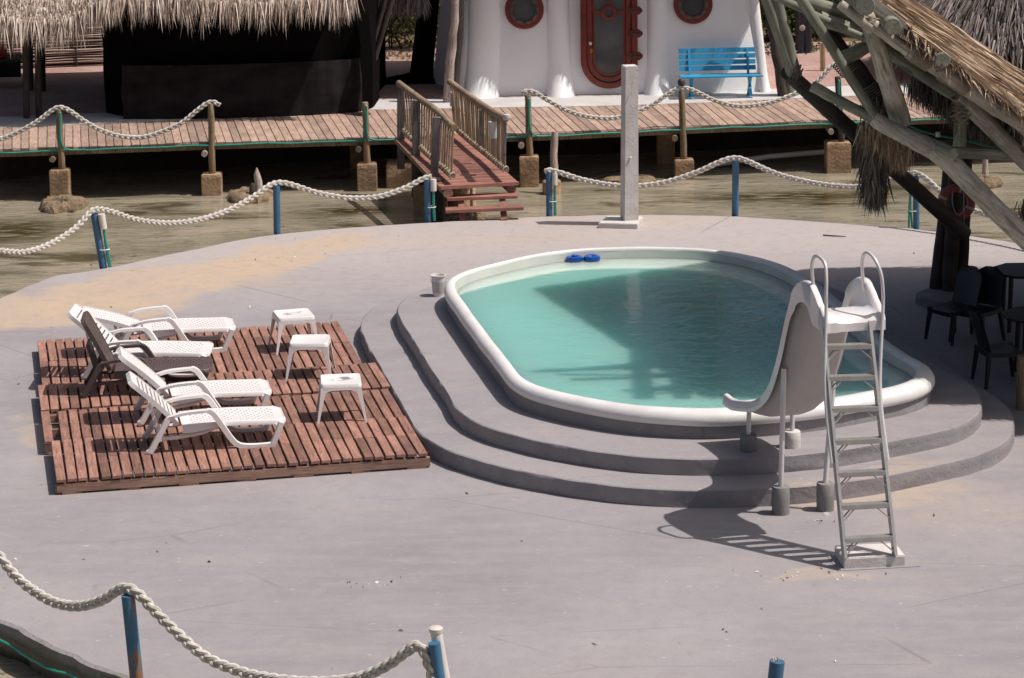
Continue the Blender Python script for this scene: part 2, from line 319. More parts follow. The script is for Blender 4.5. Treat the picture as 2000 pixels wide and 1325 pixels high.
# ---------------------------------------------------------------- mesh building
class MB:
    def __init__(s): s.v = []; s.f = []; s.c = []
    def quadgrid(s, rows, closed=False):
        b = len(s.v); n = len(rows[0])
        for r in rows: s.v += [tuple(p) for p in r]
        for i in range(len(rows)-1):
            for j in range(n if closed else n-1):
                k = (j+1) % n
                s.f.append((b+i*n+j, b+i*n+k, b+(i+1)*n+k, b+(i+1)*n+j))
        return b
    def box(s, c, size, rot=None, taper=1.0, chamfer=0.0):
        c = Vector(c); hx, hy, hz = size[0]/2, size[1]/2, size[2]/2
        b = len(s.v)
        if chamfer:
            k = chamfer
            P = []
            for (z, ins) in ((-hz, 0), (hz-k, 0), (hz, k)):
                for (x, y) in ((-1, -1), (1, -1), (1, 1), (-1, 1)):
                    P.append(Vector((x*(hx-ins), y*(hy-ins), z)))
            fs = [(3, 2, 1, 0), (8, 9, 10, 11)]
            for l in (0, 4):
                for j in range(4): fs.append((l+j, l+(j+1) % 4, l+4+(j+1) % 4, l+4+j))
        else:
            P = [Vector((x*hx*(taper if z > 0 else 1), y*hy*(taper if z > 0 else 1), z*hz)) for z in (-1, 1) for (x, y) in ((-1, -1), (1, -1), (1, 1), (-1, 1))]
            fs = [(3, 2, 1, 0), (4, 5, 6, 7)] + [(j, (j+1) % 4, 4+(j+1) % 4, 4+j) for j in range(4)]
        for p in P:
            if rot is not None: p = rot @ p
            s.v.append(tuple(c+p))
        s.f += [tuple(b+i for i in f) for f in fs]
        return s
    def beam(s, a, b_, w, h, up=(0, 0, 1)):
        a, b_ = Vector(a), Vector(b_); d = b_-a; L = d.length; d.normalize()
        u = Vector(up); sd = d.cross(u).normalized(); u = sd.cross(d)
        rot = Matrix((d, sd, u)).transposed()
        return s.box((a+b_)/2, (L, w, h), rot)
    def tube(s, pts, r, n=8, cap=True, closed=False, flat=1.0):
        pts = [Vector(p) for p in pts]; m = len(pts)
        rs = r if isinstance(r, (list, tuple)) else [r]*m
        t0 = (pts[1]-pts[0]).normalized()
        up = Vector((0, 0, 1)) if abs(t0.z) < .95 else Vector((0, 1, 0))
        nx = t0.cross(up).normalized(); rows = []
        for i, p in enumerate(pts):
            if closed: t = (pts[(i+1) % m]-pts[i-1]).normalized()
            else: t = (pts[min(i+1, m-1)]-pts[max(i-1, 0)]).normalized()
            nx = (nx - t*nx.dot(t)).normalized(); ny = t.cross(nx)
            rows.append([p + (nx*math.cos(2*math.pi*j/n) + ny*math.sin(2*math.pi*j/n)*flat)*rs[i] for j in range(n)])
        if closed: rows.append(rows[0])
        b = s.quadgrid(rows, True)
        if cap and not closed:
            s.f.append(tuple(b+j for j in reversed(range(n))))
            s.f.append(tuple(b+(m-1)*n+j for j in range(n)))
        return s
    def log(s, a, b_, r0, r1=None, n=10, seg=6, wob=.12, seed=0):
        a, b_ = Vector(a), Vector(b_); r1 = r1 or r0; rr = random.Random(seed*31+int(a.x*97)+int(b_.z*131))
        pts = []; rs = []
        for i in range(seg+1):
            t = i/seg; k = 0 if i in (0, seg) else 1
            pts.append(a.lerp(b_, t) + Vector((rr.uniform(-1, 1), rr.uniform(-1, 1), rr.uniform(-1, 1)))*r0*wob*1.6*k)
            rs.append((r0+(r1-r0)*t)*(1+rr.uniform(-wob, wob)*.6))
        return s.tube(pts, rs, n)
    def lathe(s, prof, c=(0, 0, 0), n=24, rot=None):
        c = Vector(c); rows = []
        for (r, z) in prof:
            rows.append([c + ((rot @ Vector((r*math.cos(2*math.pi*j/n), r*math.sin(2*math.pi*j/n), z))) if rot is not None else Vector((r*math.cos(2*math.pi*j/n), r*math.sin(2*math.pi*j/n), z))) for j in range(n)])
        b = s.quadgrid(rows, True)
        if prof[0][0] > 1e-4: s.f.append(tuple(b+j for j in reversed(range(n))))
        if prof[-1][0] > 1e-4: s.f.append(tuple(b+(len(prof)-1)*n+j for j in range(n)))
        return s
    def prism(s, poly, z0, z1, fn=None):
        b = len(s.v); n = len(poly); fn = fn or (lambda x, y, z: (x, y, z))
        for z in (z0, z1):
            s.v += [tuple(fn(p[0], p[1], z)) for p in poly]
        s.f.append(tuple(b+j for j in reversed(range(n)))); s.f.append(tuple(b+n+j for j in range(n)))
        for j in range(n): s.f.append((b+j, b+(j+1) % n, b+n+(j+1) % n, b+n+j))
        return s
    def blade(s, p, d, L, w, droop=.2, rr=R):
        p = Vector(p); d = Vector(d).normalized()
        sd = d.cross(Vector((rr.uniform(-1, 1), rr.uniform(-1, 1), rr.uniform(-.3, 1)))).normalized()*w/2
        m_ = p+d*L*.5+Vector((0, 0, -droop*L*.12)); e = p+d*L+Vector((0, 0, -droop*L*.5))
        b = len(s.v); c = rr.random()
        s.v += [tuple(p-sd), tuple(p+sd), tuple(m_+sd*.8), tuple(m_-sd*.8), tuple(e)]
        s.f += [(b, b+1, b+2, b+3), (b+3, b+2, b+4)]; s.c += [c]*5
    def leaf(s, p, size, rr=R, c=None):
        a = Vector((rr.gauss(0, 1), rr.gauss(0, 1), rr.gauss(0, .6))).normalized()
        q = a.cross(Vector((rr.gauss(0, 1), rr.gauss(0, 1), rr.gauss(0, 1)))).normalized()
        p = Vector(p); b = len(s.v); c = rr.random() if c is None else c
        s.v += [tuple(p-a*size*.5), tuple(p+q*size*.25), tuple(p+a*size*.5), tuple(p-q*size*.25)]
        s.f.append((b, b+1, b+2, b+3)); s.c += [c]*4

def frame_to(a, b_):
    a, b_ = Vector(a), Vector(b_); d = (b_-a).normalized()
    x = Vector((0, -1, 0)).cross(d); x = x.normalized() if x.length > .05 else Vector((1, 0, 0)); y = d.cross(x)
    return Matrix.Translation(a) @ Matrix((x, y, d)).transposed().to_4x4()
def PL(name, a, b_, build, m, parent=None, **k):
    """a part whose mesh is built along its own local z axis, so the wood grain follows it"""
    L = (Vector(b_)-Vector(a)).length; mb = MB(); build(mb, L)
    o = P(name, mb, m, parent, **k); Mx = frame_to(a, b_)
    if parent is not None: o.matrix_basis = Mx
    else: o.matrix_world = Mx
    return o
def PLOG(name, a, b_, r0, r1, m, parent=None, n=14, seg=9, wob=.06, seed=0, **k):
    def bld(mb, L):
        rr = random.Random(seed*17+int(L*1000)); pts = []; rs = []
        for i in range(seg+1):
            t = i/seg; e = 0 if i in (0, seg) else 1
            pts.append(Vector((rr.uniform(-1, 1)*r0*wob*1.2*e, rr.uniform(-1, 1)*r0*wob*1.2*e, L*t))); rs.append((r0+(r1-r0)*t)*(1+rr.uniform(-wob, wob)*.5))
        rs = [rs[0]*.93]+rs+[rs[-1]*.93]; pts = [pts[0]]+[pts[0]+Vector((0, 0, .008))]+pts[1:-1]+[pts[-1]-Vector((0, 0, .008))]+[pts[-1]]
        mb.tube(pts, rs, n)
    return PL(name, a, b_, bld, m, parent, smooth=True, **k)
def PBEAM(name, a, b_, w, h, m, parent=None, **k):
    return PL(name, a, b_, lambda mb, L: mb.box((0, 0, L/2), (w, h, L)), m, parent, **k)
def P(name, mb, m, parent=None, smooth=False, label=None, cat=None, group=None, kind=None, bev=0.0, local=False, auto=None):
    me = bpy.data.meshes.new(name); me.from_pydata([tuple(v) for v in mb.v], [], mb.f); me.update()
    if mb.c and len(mb.c) == len(mb.v):
        at = me.attributes.new('rnd', 'FLOAT', 'POINT'); at.data.foreach_set('value', mb.c)
    me.materials.append(M[m] if isinstance(m, str) else m)
    if bev or not (mb.c):
        bm = bmesh.new(); bm.from_mesh(me)
        if not mb.c: bmesh.ops.recalc_face_normals(bm, faces=bm.faces)
        if bev: bmesh.ops.bevel(bm, geom=[e for e in bm.edges if e.is_manifold and e.calc_face_angle(0) > .5], offset=bev, segments=2, affect='EDGES', clamp_overlap=True)
        bm.to_mesh(me); bm.free()
    if smooth:
        me.polygons.foreach_set('use_smooth', [True]*len(me.polygons))
        try: me.set_sharp_from_angle(angle=rad(auto or 42))
        except Exception: pass
    o = bpy.data.objects.new(name, me); COL.objects.link(o)
    if parent is not None:
        o.parent = parent
        if not local:
            root = parent; T_ = Matrix.Identity(4)
            chain = []
            while root is not None: chain.append(root); root = root.parent
            for c in reversed(chain): T_ = T_ @ c.matrix_parent_inverse @ c.matrix_basis
            o.matrix_parent_inverse = T_.inverted()
    for k, v in (('label', label), ('category', cat), ('group', group), ('kind', kind)):
        if v: o[k] = v
    return o
def T(name, label, cat, loc=(0, 0, 0), rz=0.0, group=None, kind=None):
    o = bpy.data.objects.new(name, None); COL.objects.link(o); o.empty_display_size = .2
    o.location = loc; o.rotation_euler = (0, 0, rz)
    for k, v in (('label', label), ('category', cat), ('group', group), ('kind', kind)):
        if v: o[k] = v
    return o
def dup(root, loc=None, rz=None, label=None, group=None):
    def rec(o, par):
        c = o.copy(); COL.objects.link(c)
        if par is not None: c.parent = par
        for ch in [x for x in bpy.data.objects if x.parent == o and x.name in ids]: rec(ch, c)
        return c
    ids = set(x.name for x in bpy.data.objects)
    r = rec(root, None)
    if loc is not None: r.location = loc
    if rz is not None: r.rotation_euler = (0, 0, rz)
    if label: r['label'] = label
    if group: r['group'] = group
    return r
def catmull(pts, n, closed=True):
    pts = [Vector(p) for p in pts]; m = len(pts); out = []
    segs = m if closed else m-1
    for i in range(segs):
        p0 = pts[i-1] if closed or i > 0 else pts[0]; p1 = pts[i]; p2 = pts[(i+1) % m]; p3 = pts[(i+2) % m] if closed or i+2 < m else pts[-1]
        for k in range(n):
            t = k/n
            out.append(.5*((2*p1)+(-p0+p2)*t+(2*p0-5*p1+4*p2-p3)*t*t+(-p0+3*p1-3*p2+p3)*t**3))
    if not closed: out.append(pts[-1])
    return out
def resample(pts, n, closed=True):
    q = pts+[pts[0]] if closed else pts
    L = [0]
    for i in range(1, len(q)): L.append(L[-1]+(q[i]-q[i-1]).length)
    out = []; j = 0; tot = n if closed else n-1
    for k in range(n):
        d = L[-1]*k/tot
        while j < len(L)-2 and L[j+1] < d: j += 1
        t = (d-L[j])/max(1e-9, L[j+1]-L[j]); out.append(q[j].lerp(q[j+1], min(1, t)))
    return out
def smooth_closed(pts, it=6):
    for _ in range(it): pts = [(pts[i-1]+pts[i]*2+pts[(i+1) % len(pts)])/4 for i in range(len(pts))]
    return pts
def normals2(pts):
    out = []; n = len(pts); area = sum(pts[i].x*pts[(i+1) % n].y-pts[(i+1) % n].x*pts[i].y for i in range(n))
    sg = 1 if area > 0 else -1
    for i in range(n):
        t = pts[(i+1) % n]-pts[i-1]; v = Vector((t.y, -t.x, 0)).normalized()*sg; out.append(v)
    return out
def off(pts, nr, o, z=None):
    if not callable(o): oo = o; o = lambda n: oo
    return [Vector((p.x+n.x*o(n), p.y+n.y*o(n), p.z if z is None else z)) for p, n in zip(pts, nr)]

# ================================================================= SETTING
def sheet(name, poly, z, m, kind='structure', parent=None, cut=None):
    mb = MB(); mb.v = [(p[0], p[1], z) for p in poly]; mb.f = [tuple(range(len(poly)))]
    return P(name, mb, m, parent, kind=kind)
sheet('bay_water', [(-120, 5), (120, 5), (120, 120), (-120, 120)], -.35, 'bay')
# round pool deck
edge = [G(0, 580), G(100, 540), G(200, 524), G(350, 492), G(540, 457), G(835, 434), G(1150, 420), G(1437, 422), G(1650, 436), G(1790, 447), G(2000, 476),
        Vector((9.2, 35.3, 0)), Vector((11, 31, 0)), Vector((10.6, 25.5, 0)), Vector((7.6, 21.2, 0)), Vector((3.0, 19.6, 0)), Vector((-.5, 20.0, 0)),
        G(260, 1327), G(130, 1280), G(0, 1215), Vector((-6.1, 24.9, 0)), Vector((-7.3, 28.0, 0)), Vector((-7.6, 31.5, 0)), Vector((-7.35, 33.8, 0))]
eo = resample(catmull(edge, 8), 420)
en = normals2(eo)
eo = [p + n*(mnoise.noise(Vector((p.x*3.1, p.y*3.1, 1)))*.035 + mnoise.noise(Vector((p.x*11, p.y*11, 5)))*.016) for p, n in zip(eo, en)]
mb = MB()
top_in = off(eo, en, -.05, 0.0)
mb.v = [tuple(p) for p in top_in]; mb.f = [tuple(range(len(top_in)))]
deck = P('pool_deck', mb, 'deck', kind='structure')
mb = MB()
rows = [off(eo, en, -.052, -.0005), off(eo, en, -.012, -.012), off(eo, en, 0, -.05), off(eo, en, -.03, -.16), off(eo, en, -.09, -.30), off(eo, en, -.12, -1.0)]
for r_, row in enumerate(rows[1:5]):
    for i, p in enumerate(row): p += en[i]*mnoise.noise(Vector((p.x*7, p.y*7, r_*3.3)))*.025
mb.quadgrid(rows, True)
P('deck_edge_wall', mb, 'side', deck, smooth=True)

# far shore: kerb strip, brick paving, seawall
near_px = [(-400, 298), (0, 293), (413, 278), (770, 268), (1033, 262), (1332, 248), (1620, 236), (2100, 218)]
far_px = [(-400, 254), (0, 250), (427, 232), (700, 215), (1195, 207), (1400, 200), (1560, 192), (2060, 172)]
nearE = [G(*p, .5) for p in near_px]; farE = [G(*p, .5) for p in far_px]
mb = MB()
kb = [p+Vector((0, .02, 0)) for p in farE]; kc = [p+Vector((0, 1.15, 0)) for p in farE]
mb.quadgrid([[p+Vector((0, 0, -.12)) for p in kb], kb, kc])
P('shore_kerb', mb, 'kerb', kind='structure')
mb = MB()
mb.quadgrid([[p+Vector((0, .05, -.10)) for p in farE], [p+Vector((0, .05, -1.2)) for p in farE]])
P('seawall', mb, 'seawall', kind='structure')
mb = MB()
mb.quadgrid([[p+Vector((0, -.004, -.004)) for p in kc], [Vector((p.x*1.25, 54.5, .496)) for p in kc]])
P('brick_paving', mb, 'brick', kind='structure')
sheet('ground_beyond', [(-130, 53.2), (130, 53.2), (160, 400), (-160, 400)], .49, 'earth')
mb = MB(); mb.quadgrid([[Vector((kc[-1].x-.2, kc[-1].y, .488)), Vector((130, kc[-1].y, .488))], [Vector((kc[-1].x-.2, 54, .488)), Vector((130, 54, .488))]])
P('shore_ground', mb, 'earth', kind='structure')

# ================================================================= POOL
pool_px = [(1290, 482), (1100, 488), (960, 515), (885, 540), (863, 566), (878, 598), (930, 672), (978, 735), (1002, 768), (1060, 797), (1150, 818), (1280, 835), (1420, 838),
           (1600, 823), (1720, 801), (1800, 776), (1829, 752), (1824, 730), (1780, 700), (1700, 640), (1600, 560), (1515, 510), (1420, 490)]
def rim_level(u, v): return .62 if v < 535 else .60 if v < 545 else .56 if v < 570 else (.46 if v > 780 and 1010 < u < 1760 else (.58 if u > 1500 and v < 710 else .515))
PO = smooth_closed(resample(catmull([G(u, v, rim_level(u, v)) for u, v in pool_px], 8), 200), 12)
PN = normals2(PO)
WL = .50; RT = .632
pool = T('swimming_pool', 'raised stadium shaped pool with fat white rim and two curved grey steps', 'swimming pool', G(1350, 700))
def wob(p, k, a): return mnoise.noise(Vector((p.x*k, p.y*k, 3.3)))*a
prof = [(-.20, .59), (-.195, .612), (-.178, .627), (-.13, RT), (-.075, .628), (-.025, .60), (.0, .56), (.003, .515), (-.008, .485), (-.035, .47)]
mb = MB()
def kb_(n): return 1.0-.45*max(0.0, n.y)-.30*max(0.0, -n.x)
rows = []
for o_, z_ in prof: rows.append([q+n*wob(p, 2.2, .007)+Vector((0, 0, wob(p, 1.4, .007)+(.030*max(0.0, -n.x) if z_ < .55 else 0))) for p, n, q in zip(PO, PN, off(PO, PN, (lambda n, o_=o_: o_*kb_(n)), z_))])
mb.quadgrid(rows, True); P('rim', mb, 'rimwhite', pool, smooth=True, auto=80)
mb = MB(); mb.quadgrid([off(PO, PN, -.045, .53), off(PO, PN, -.03, .25)], True); P('outer_wall', mb, 'riser', pool, smooth=True)
mb = MB(); mb.quadgrid([off(PO, PN, (lambda n: -.198*kb_(n)), .60), off(PO, PN, (lambda n: -.198*kb_(n)-.035), .40), off(PO, PN, -.33, -.5)], True); P('inner_wall', mb, 'poolwall', pool, smooth=True)
def fr(a, b_, c_): return lambda n: a+(b_-a)*max(0.0, -n.y)**1.5+(c_-a)*max(0.0, n.x)**2.5
def stepring(name, o_out, z0, z1, inner):
    out = off(PO, PN, o_out, z1)
    out = [q+n*wob(q, 1.3, .012) for q, n in zip(out, PN)]
    t = MB(); ins = [q - n*.012 for q, n in zip(out, PN)]
    t.quadgrid([[Vector((q.x, q.y, z1)) for q in ins], off(PO, PN, inner, z1)], True)
    s_ = P(name, t, 'step', pool, smooth=True)
    r_ = MB(); rows = []
    for k in range(7):
        z = z1-(z1-z0)*(k-1)/5 if k else z1+.0005
        rows.append([Vector((q.x+n.x*(-.013 if k == 0 else (-.002 if k == 1 else .004)+mnoise.noise(Vector((q.x*6, q.y*6, z*14)))*.014), q.y+n.y*(-.013 if k == 0 else .004+mnoise.noise(Vector((q.x*6, q.y*6, z*14)))*.014), z-(.008 if k == 1 else 0))) for q, n in zip(out, PN)])
    r_.quadgrid(rows, True); P('riser', r_, 'riser', s_, smooth=True)
    return out
stepring('upper_step', fr(.57, .67, .48), .17, .345, -.1)
stepring('lower_step', fr(1.02, 1.15, .80), -.02, .175, .3)
mb = MB()
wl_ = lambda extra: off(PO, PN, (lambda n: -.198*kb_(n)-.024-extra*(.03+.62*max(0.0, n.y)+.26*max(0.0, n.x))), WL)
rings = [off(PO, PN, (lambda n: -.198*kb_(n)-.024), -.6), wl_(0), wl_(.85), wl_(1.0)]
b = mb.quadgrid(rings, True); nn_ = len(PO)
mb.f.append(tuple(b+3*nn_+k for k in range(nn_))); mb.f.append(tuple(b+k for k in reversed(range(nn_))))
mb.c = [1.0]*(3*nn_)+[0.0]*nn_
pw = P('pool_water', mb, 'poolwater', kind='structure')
bm_ = bmesh.new(); bm_.from_mesh(pw.data); bmesh.ops.recalc_face_normals(bm_, faces=bm_.faces); bm_.to_mesh(pw.data); bm_.free()

# floaters
for (u, v, lab) in ((1122, 510, 'blue floating chlorine dispenser with knob on top, left of its twin'), (1156, 509, 'blue floating chlorine dispenser with open top, right of its twin')):
    p = G(u, v, WL)
    f_ = T('chlorine_floater', lab, 'floater', p, group='chlorine floaters in the pool')
    mb = MB(); mb.lathe([(.035, .045), (.05, .062), (.08, .066), (.103, .055), (.112, .03), (.103, .005), (.06, -.008)], p, 24); P('float_ring', mb, 'floatblue', f_, smooth=True)
    mb = MB(); mb.lathe([(.04, .04), (.04, .07), (.03, .082), (0, .084)] if u < 1140 else [(.04, .02), (.045, .03), (0, .03)], p, 16); P('cap', mb, 'floatblue', f_, smooth=True)
    mb = MB(); mb.lathe([(.10, .0), (.09, -.02), (.06, -.05)], p, 20); P('basket', mb, 'clear', f_, smooth=True)
# bucket
p = G(857, 578, .345)
bk = T('paint_bucket', 'white plastic paint bucket standing against the pool rim', 'bucket', p)
mb = MB(); mb.lathe([(.072, 0), (.088, .25), (.095, .252), (.095, .265), (.084, .265), (.08, .22), (.07, .02), (0, .02)], p, 28); P('bucket_body', mb, 'plastic', bk, smooth=True)
mb = MB(); mb.tube([p+Vector((.096*math.cos(a), -.02-.09*math.sin(a)*.4, .225-.09*math.sin(a))) for a in [math.pi*k/12 for k in range(13)]], .004, 5); P('handle', mb, 'steel', bk, smooth=True)
mb = MB(); mb.lathe([(.0770, .05), (.0855, .19)], p, 28); P('paper_band', mb, 'lifewhite', bk, smooth=True)

# ================================================================= ROPES, POSTS
def braid(path, r=.040, pitch=.17):
    pts = [Vector(p) for p in path]; sm = catmull(pts, 10, False)
    L = sum((sm[i+1]-sm[i]).length for i in range(len(sm)-1)); n = max(12, int(L/.013))
    c = resample(sm, n, False); mb = MB()
    for k in range(3):
        line = []
        for i, p in enumerate(c):
            t = (c[min(i+1, n-1)]-c[max(i-1, 0)]).normalized()
            sd = t.cross(Vector((0, 0, 1))); sd = sd.normalized() if sd.length > .05 else Vector((1, 0, 0)); u2 = sd.cross(t)
            if abs(t.z) > .6: u2 = (u2 + t*0).normalized()
            th = i/(n-1)*L/(pitch*1.6)*2*math.pi + k*2*math.pi/3
            line.append(p+u2*math.sin(th)*r*.62+sd*math.sin(2*th)*r*.40)
        mb.tube(line, r*.50, 7)
        # second parallel yarn in each strand
    return mb
def sag(a, b_, drop, n=9, lift=0.0):
    a, b_ = Vector(a), Vector(b_)
    return [a.lerp(b_, i/n)+Vector((0, 0, -4*drop*(i/n)*(1-i/n))) for i in range(1, n)]
def rope_px(name, label, px, ys, group, r=.039):
    """px: pixel trace with the depth of each point interpolated between the posts (real depth of the fence line)"""
    pts = [D(u, v, y) for (u, v), y in zip(px, ys)]
    return P(name, braid(pts, r), 'rope', None, smooth=True, label=label, cat='rope', group=group)
def lerp_y(px, keys):
    out = []
    for (u, v) in px:
        for i in range(len(keys)-1):
            if keys[i][0] <= u <= keys[i+1][0] or i == len(keys)-2 or u < keys[0][0]:
                t = (u-keys[i][0])/(keys[i+1][0]-keys[i][0])
                out.append(keys[i][1]+(keys[i+1][1]-keys[i][1])*t); break
    return out
def blue_post(top, base, r, label, pipe=None, zb=0.0, m='blue', grp='blue posts round the pool deck', lid=True):
    b0 = G(*base, zb) + Vector((0, .02, 0)); tp = D(*top, b0.y)
    o = T('blue_post', label, 'post', b0, group=grp)
    mb = MB(); ax = (tp-b0); mb.tube([b0-ax*.03, b0+ax*.33, b0+ax*.66, tp], r, 16); P('post_pipe', mb, m, o, smooth=True)
    if pipe:
        # white pvc cap tube and teal hoses strapped on the side
        sx = pipe*r*1.9; d0 = Vector((sx, -r*.4, 0))
        mb = MB(); mb.tube([tp+d0-ax*.28, tp+d0-ax*.02, tp+d0+Vector((0, 0, 0))], [r*.95, r*.98, r*.92], 14); P('pvc_cap', mb, 'pvc', o, smooth=True)
        mb = MB(); mb.tube([b0+d0*.9+Vector((r*.35, 0, 0)), b0+d0+ax*.4, tp+d0-ax*.29], r*.34, 7); P('hose', mb, 'hose', o, smooth=True)
        mb = MB(); mb.tube([b0+d0*1.1-Vector((r*.35, 0, 0)), b0+d0*1.05+ax*.35-Vector((r*.3, 0, 0)), tp+d0-ax*.29], r*.34, 7); P('hose', mb, 'hose', o, smooth=True)
        mb = MB(); mb.tube([b0+ax*.33+Vector((math.cos(a)*r*1.5+sx*.5, math.sin(a)*r*1.15, 0)) for a in [k*math.pi/6 for k in range(12)]], r*.16, 5, closed=True); P('cable_tie', mb, 'pvc', o)
    return b0, tp
pA = blue_post((184, 418), (201, 522), .052, 'leaning blue post with white cap and teal hoses at the left deck edge', 1)
pB = blue_post((540, 363), (541, 455), .05, 'plain blue post at the back edge behind the sun loungers')
pC = blue_post((834, 350), (836, 432), .048, 'blue post with white cap and hoses beside the gangway steps', 1)
pD = blue_post((1072, 338), (1073, 421), .046, 'blue post with white cap where the right rope begins', 1)
pE = blue_post((1437, 316), (1436, 420), .05, 'plain blue post right of the tall concrete post')
pF = blue_post((1789, 345), (1790, 445), .045, 'blue post with white pipe behind the hanging thatch', -1)
g_r = 'white ropes round the pool deck'
px = [(-40, 482), (20, 492), (60, 490), (105, 473), (150, 443), (178, 413), (195, 409), (222, 415), (270, 430), (330, 436), (390, 429), (450, 409), (500, 381), (525, 363), (545, 357), (570, 361), (620, 377), (680, 387), (740, 384), (790, 368), (825, 350), (842, 345)]
rope_px('rope', 'thick white rope looping over the left deck posts up to the gangway', px, lerp_y(px, [(-40, 35.4), (190, pA[0].y), (540, pB[0].y), (840, pC[0].y)]), g_r)
px = [(1064, 335), (1075, 333), (1095, 338), (1140, 352), (1190, 361), (1240, 364), (1300, 356), (1360, 337), (1410, 315), (1437, 309), (1462, 316), (1520, 341), (1590, 358), (1650, 365), (1700, 363), (1740, 352), (1770, 341), (1790, 339), (1812, 352), (1840, 377), (1880, 403), (1930, 420), (1990, 428), (2060, 426)]
rope_px('rope', 'thick white rope on the right deck posts passing behind the concrete post', px, lerp_y(px, [(1064, pD[0].y), (1437, pE[0].y), (1790, pF[0].y), (2060, 37.0)]), g_r)
# foreground posts
q1 = blue_post((250, 1163), (268, 1345), .055, 'peeling blue post in the near left corner carrying the rope', m='bluepeel')
q2 = blue_post((848, 1256), (872, 1440), .048, 'blue post with white capped pipe in the near foreground', 0, m='blue')
q3 = blue_post((1518, 1292), (1500, 1460), .058, 'short blue stump post with frayed top at the bottom edge')
o2 = [o for o in bpy.data.objects if o.name.startswith('blue_post')][-2]
mb = MB(); b2, t2 = q2; mb.tube([b2+Vector((.05, .09, 0)), t2+Vector((.012, .09, .06))], [.05, .045], 16); P('pvc_pipe', mb, 'pvc', o2, smooth=True)
mb = MB(); mb.lathe([(.052, 0), (.055, .03), (.04, .04), (0, .042)], t2+Vector((.012, .09, .055)), 20); P('pipe_cap', mb, 'pvc', o2, smooth=True)
o3 = [o for o in bpy.data.objects if o.name.startswith('blue_post')][-1]
mb = MB(); b3, t3 = q3
for k in range(26):
    a = R.uniform(0, 6.28); rr_ = R.uniform(.0, .055); mb.blade(t3+Vector((rr_*math.cos(a), rr_*math.sin(a), -.005)), (R.uniform(-.6, .6), R.uniform(-.6, .6), 1), R.uniform(.02, .05), .008)
P('frayed_top', mb, 'straw', o3, kind='stuff')
px = [(-60, 1020), (-10, 1078), (0, 1088), (30, 1125), (70, 1157), (110, 1178), (155, 1184), (200, 1172), (232, 1152), (252, 1150), (275, 1165), (310, 1202), (355, 1245), (400, 1282), (450, 1305), (510, 1322), (600, 1332), (690, 1326), (750, 1303), (795, 1272), (812, 1262), (826, 1270), (838, 1300), (850, 1345), (860, 1400)]
rope_px('rope', 'heavy braided rope drooping across the near left foreground', px, lerp_y(px, [(-60, 22.7), (255, q1[0].y-.0), (850, q2[0].y-.02)]), g_r, .041)

# debris on the deck
mb = MB()
for k in range(70):
    u, v = R.uniform(0, 1990), R.uniform(470, 1320)
    mb.leaf(G(u, v)+Vector((0, 0, .008)), R.uniform(.02, .055)*(1 if R.random() < .8 else 1.8))
for (u, v, n_, sp) in ((545, 505, 8, .25), (470, 510, 5, .1), (1600, 1020, 10, .12), (1570, 1127, 26, .3), (720, 1140, 12, .15), (640, 470, 10, .4)):
    for k in range(n_):
        c = G(u, v); mb.leaf(c+Vector((R.gauss(0, sp), R.gauss(0, sp*.5), .008)), R.uniform(.02, .05))
debris = P('leaf_debris', mb, attr_mat('debris', [(0, (.15, .11, .09)), (.45, (.22, .17, .14)), (.55, (.6, .55, .5)), (1, (.7, .66, .62))]), label='scattered leaf bits and paint chips on the deck', cat='debris', kind='stuff')
# stick
a, b_ = G(1608, 461), G(1652, 464)
P('stick', MB().log(a+Vector((0, 0, .012)), b_+Vector((0, 0, .012)), .012, .006, 6, 4), 'bark', label='thin dark stick lying on the deck behind the pool', cat='stick')
hp = [p+n*.03+Vector((0, 0, -.15+.02*math.sin(p.x*5))) for p, n in zip(eo, en) if p.x < -2.4 and p.y < 25.5]
P('teal_hose', MB().tube(hp, .013, 7), 'hose', smooth=True, label='teal hose running along the near left deck wall', cat='hose')

# ================================================================= WOODEN SUN DECK
A, B_, C_, D_ = G(93, 660, .15), G(690, 628, .15), G(840, 880, .15), G(110, 940, .15)
ux = (C_-D_).normalized(); ang = math.atan2(ux.y, ux.x)-rad(2); ux = Vector((math.cos(ang), math.sin(ang), 0)); uy = Vector((-ux.y, ux.x, 0))
org = Vector((D_.x, D_.y, 0)); Wd = (C_-D_).length; Dp = (A-D_).length
sdeck = T('wooden_sun_deck', 'low red-brown slatted timber platform under the sun loungers', 'wooden deck', org, ang)
RZ = Matrix.Rotation(ang, 3, 'Z')
lv = []
for (u, v) in ((100, 932), (90, 863), (84, 803), (88, 752), (93, 705), (93, 662)):
    g = G(u, v, .15)-org; lv.append(g.dot(uy))
lv[0] = 0.0
pitch = .1105; PT = .032
templ = {}
def plank_mesh(L, w, m, t=PT, key='plank', axis=1):
    k = (round(L, 2), w, m, t, axis)
    if k not in templ:
        mb = MB(); mb.box((0, 0, 0), (w, L, t) if axis == 1 else (L, w, t), chamfer=.004)
        me = bpy.data.meshes.new(key); me.from_pydata(mb.v, [], mb.f); me.materials.append(M[m]); templ[k] = me
    return templ[k]
def place(name, me, parent, loc, rot):
    o = bpy.data.objects.new(name, me); COL.objects.link(o); o.parent = parent; o.location = loc; o.rotation_euler = rot; return o
rowoff = [0.0, -.07, -.07, -.02, -.015]; rown = [34, 34, 35, 33, 33]; rz_ = [.0, .004, .0, .006, .003]
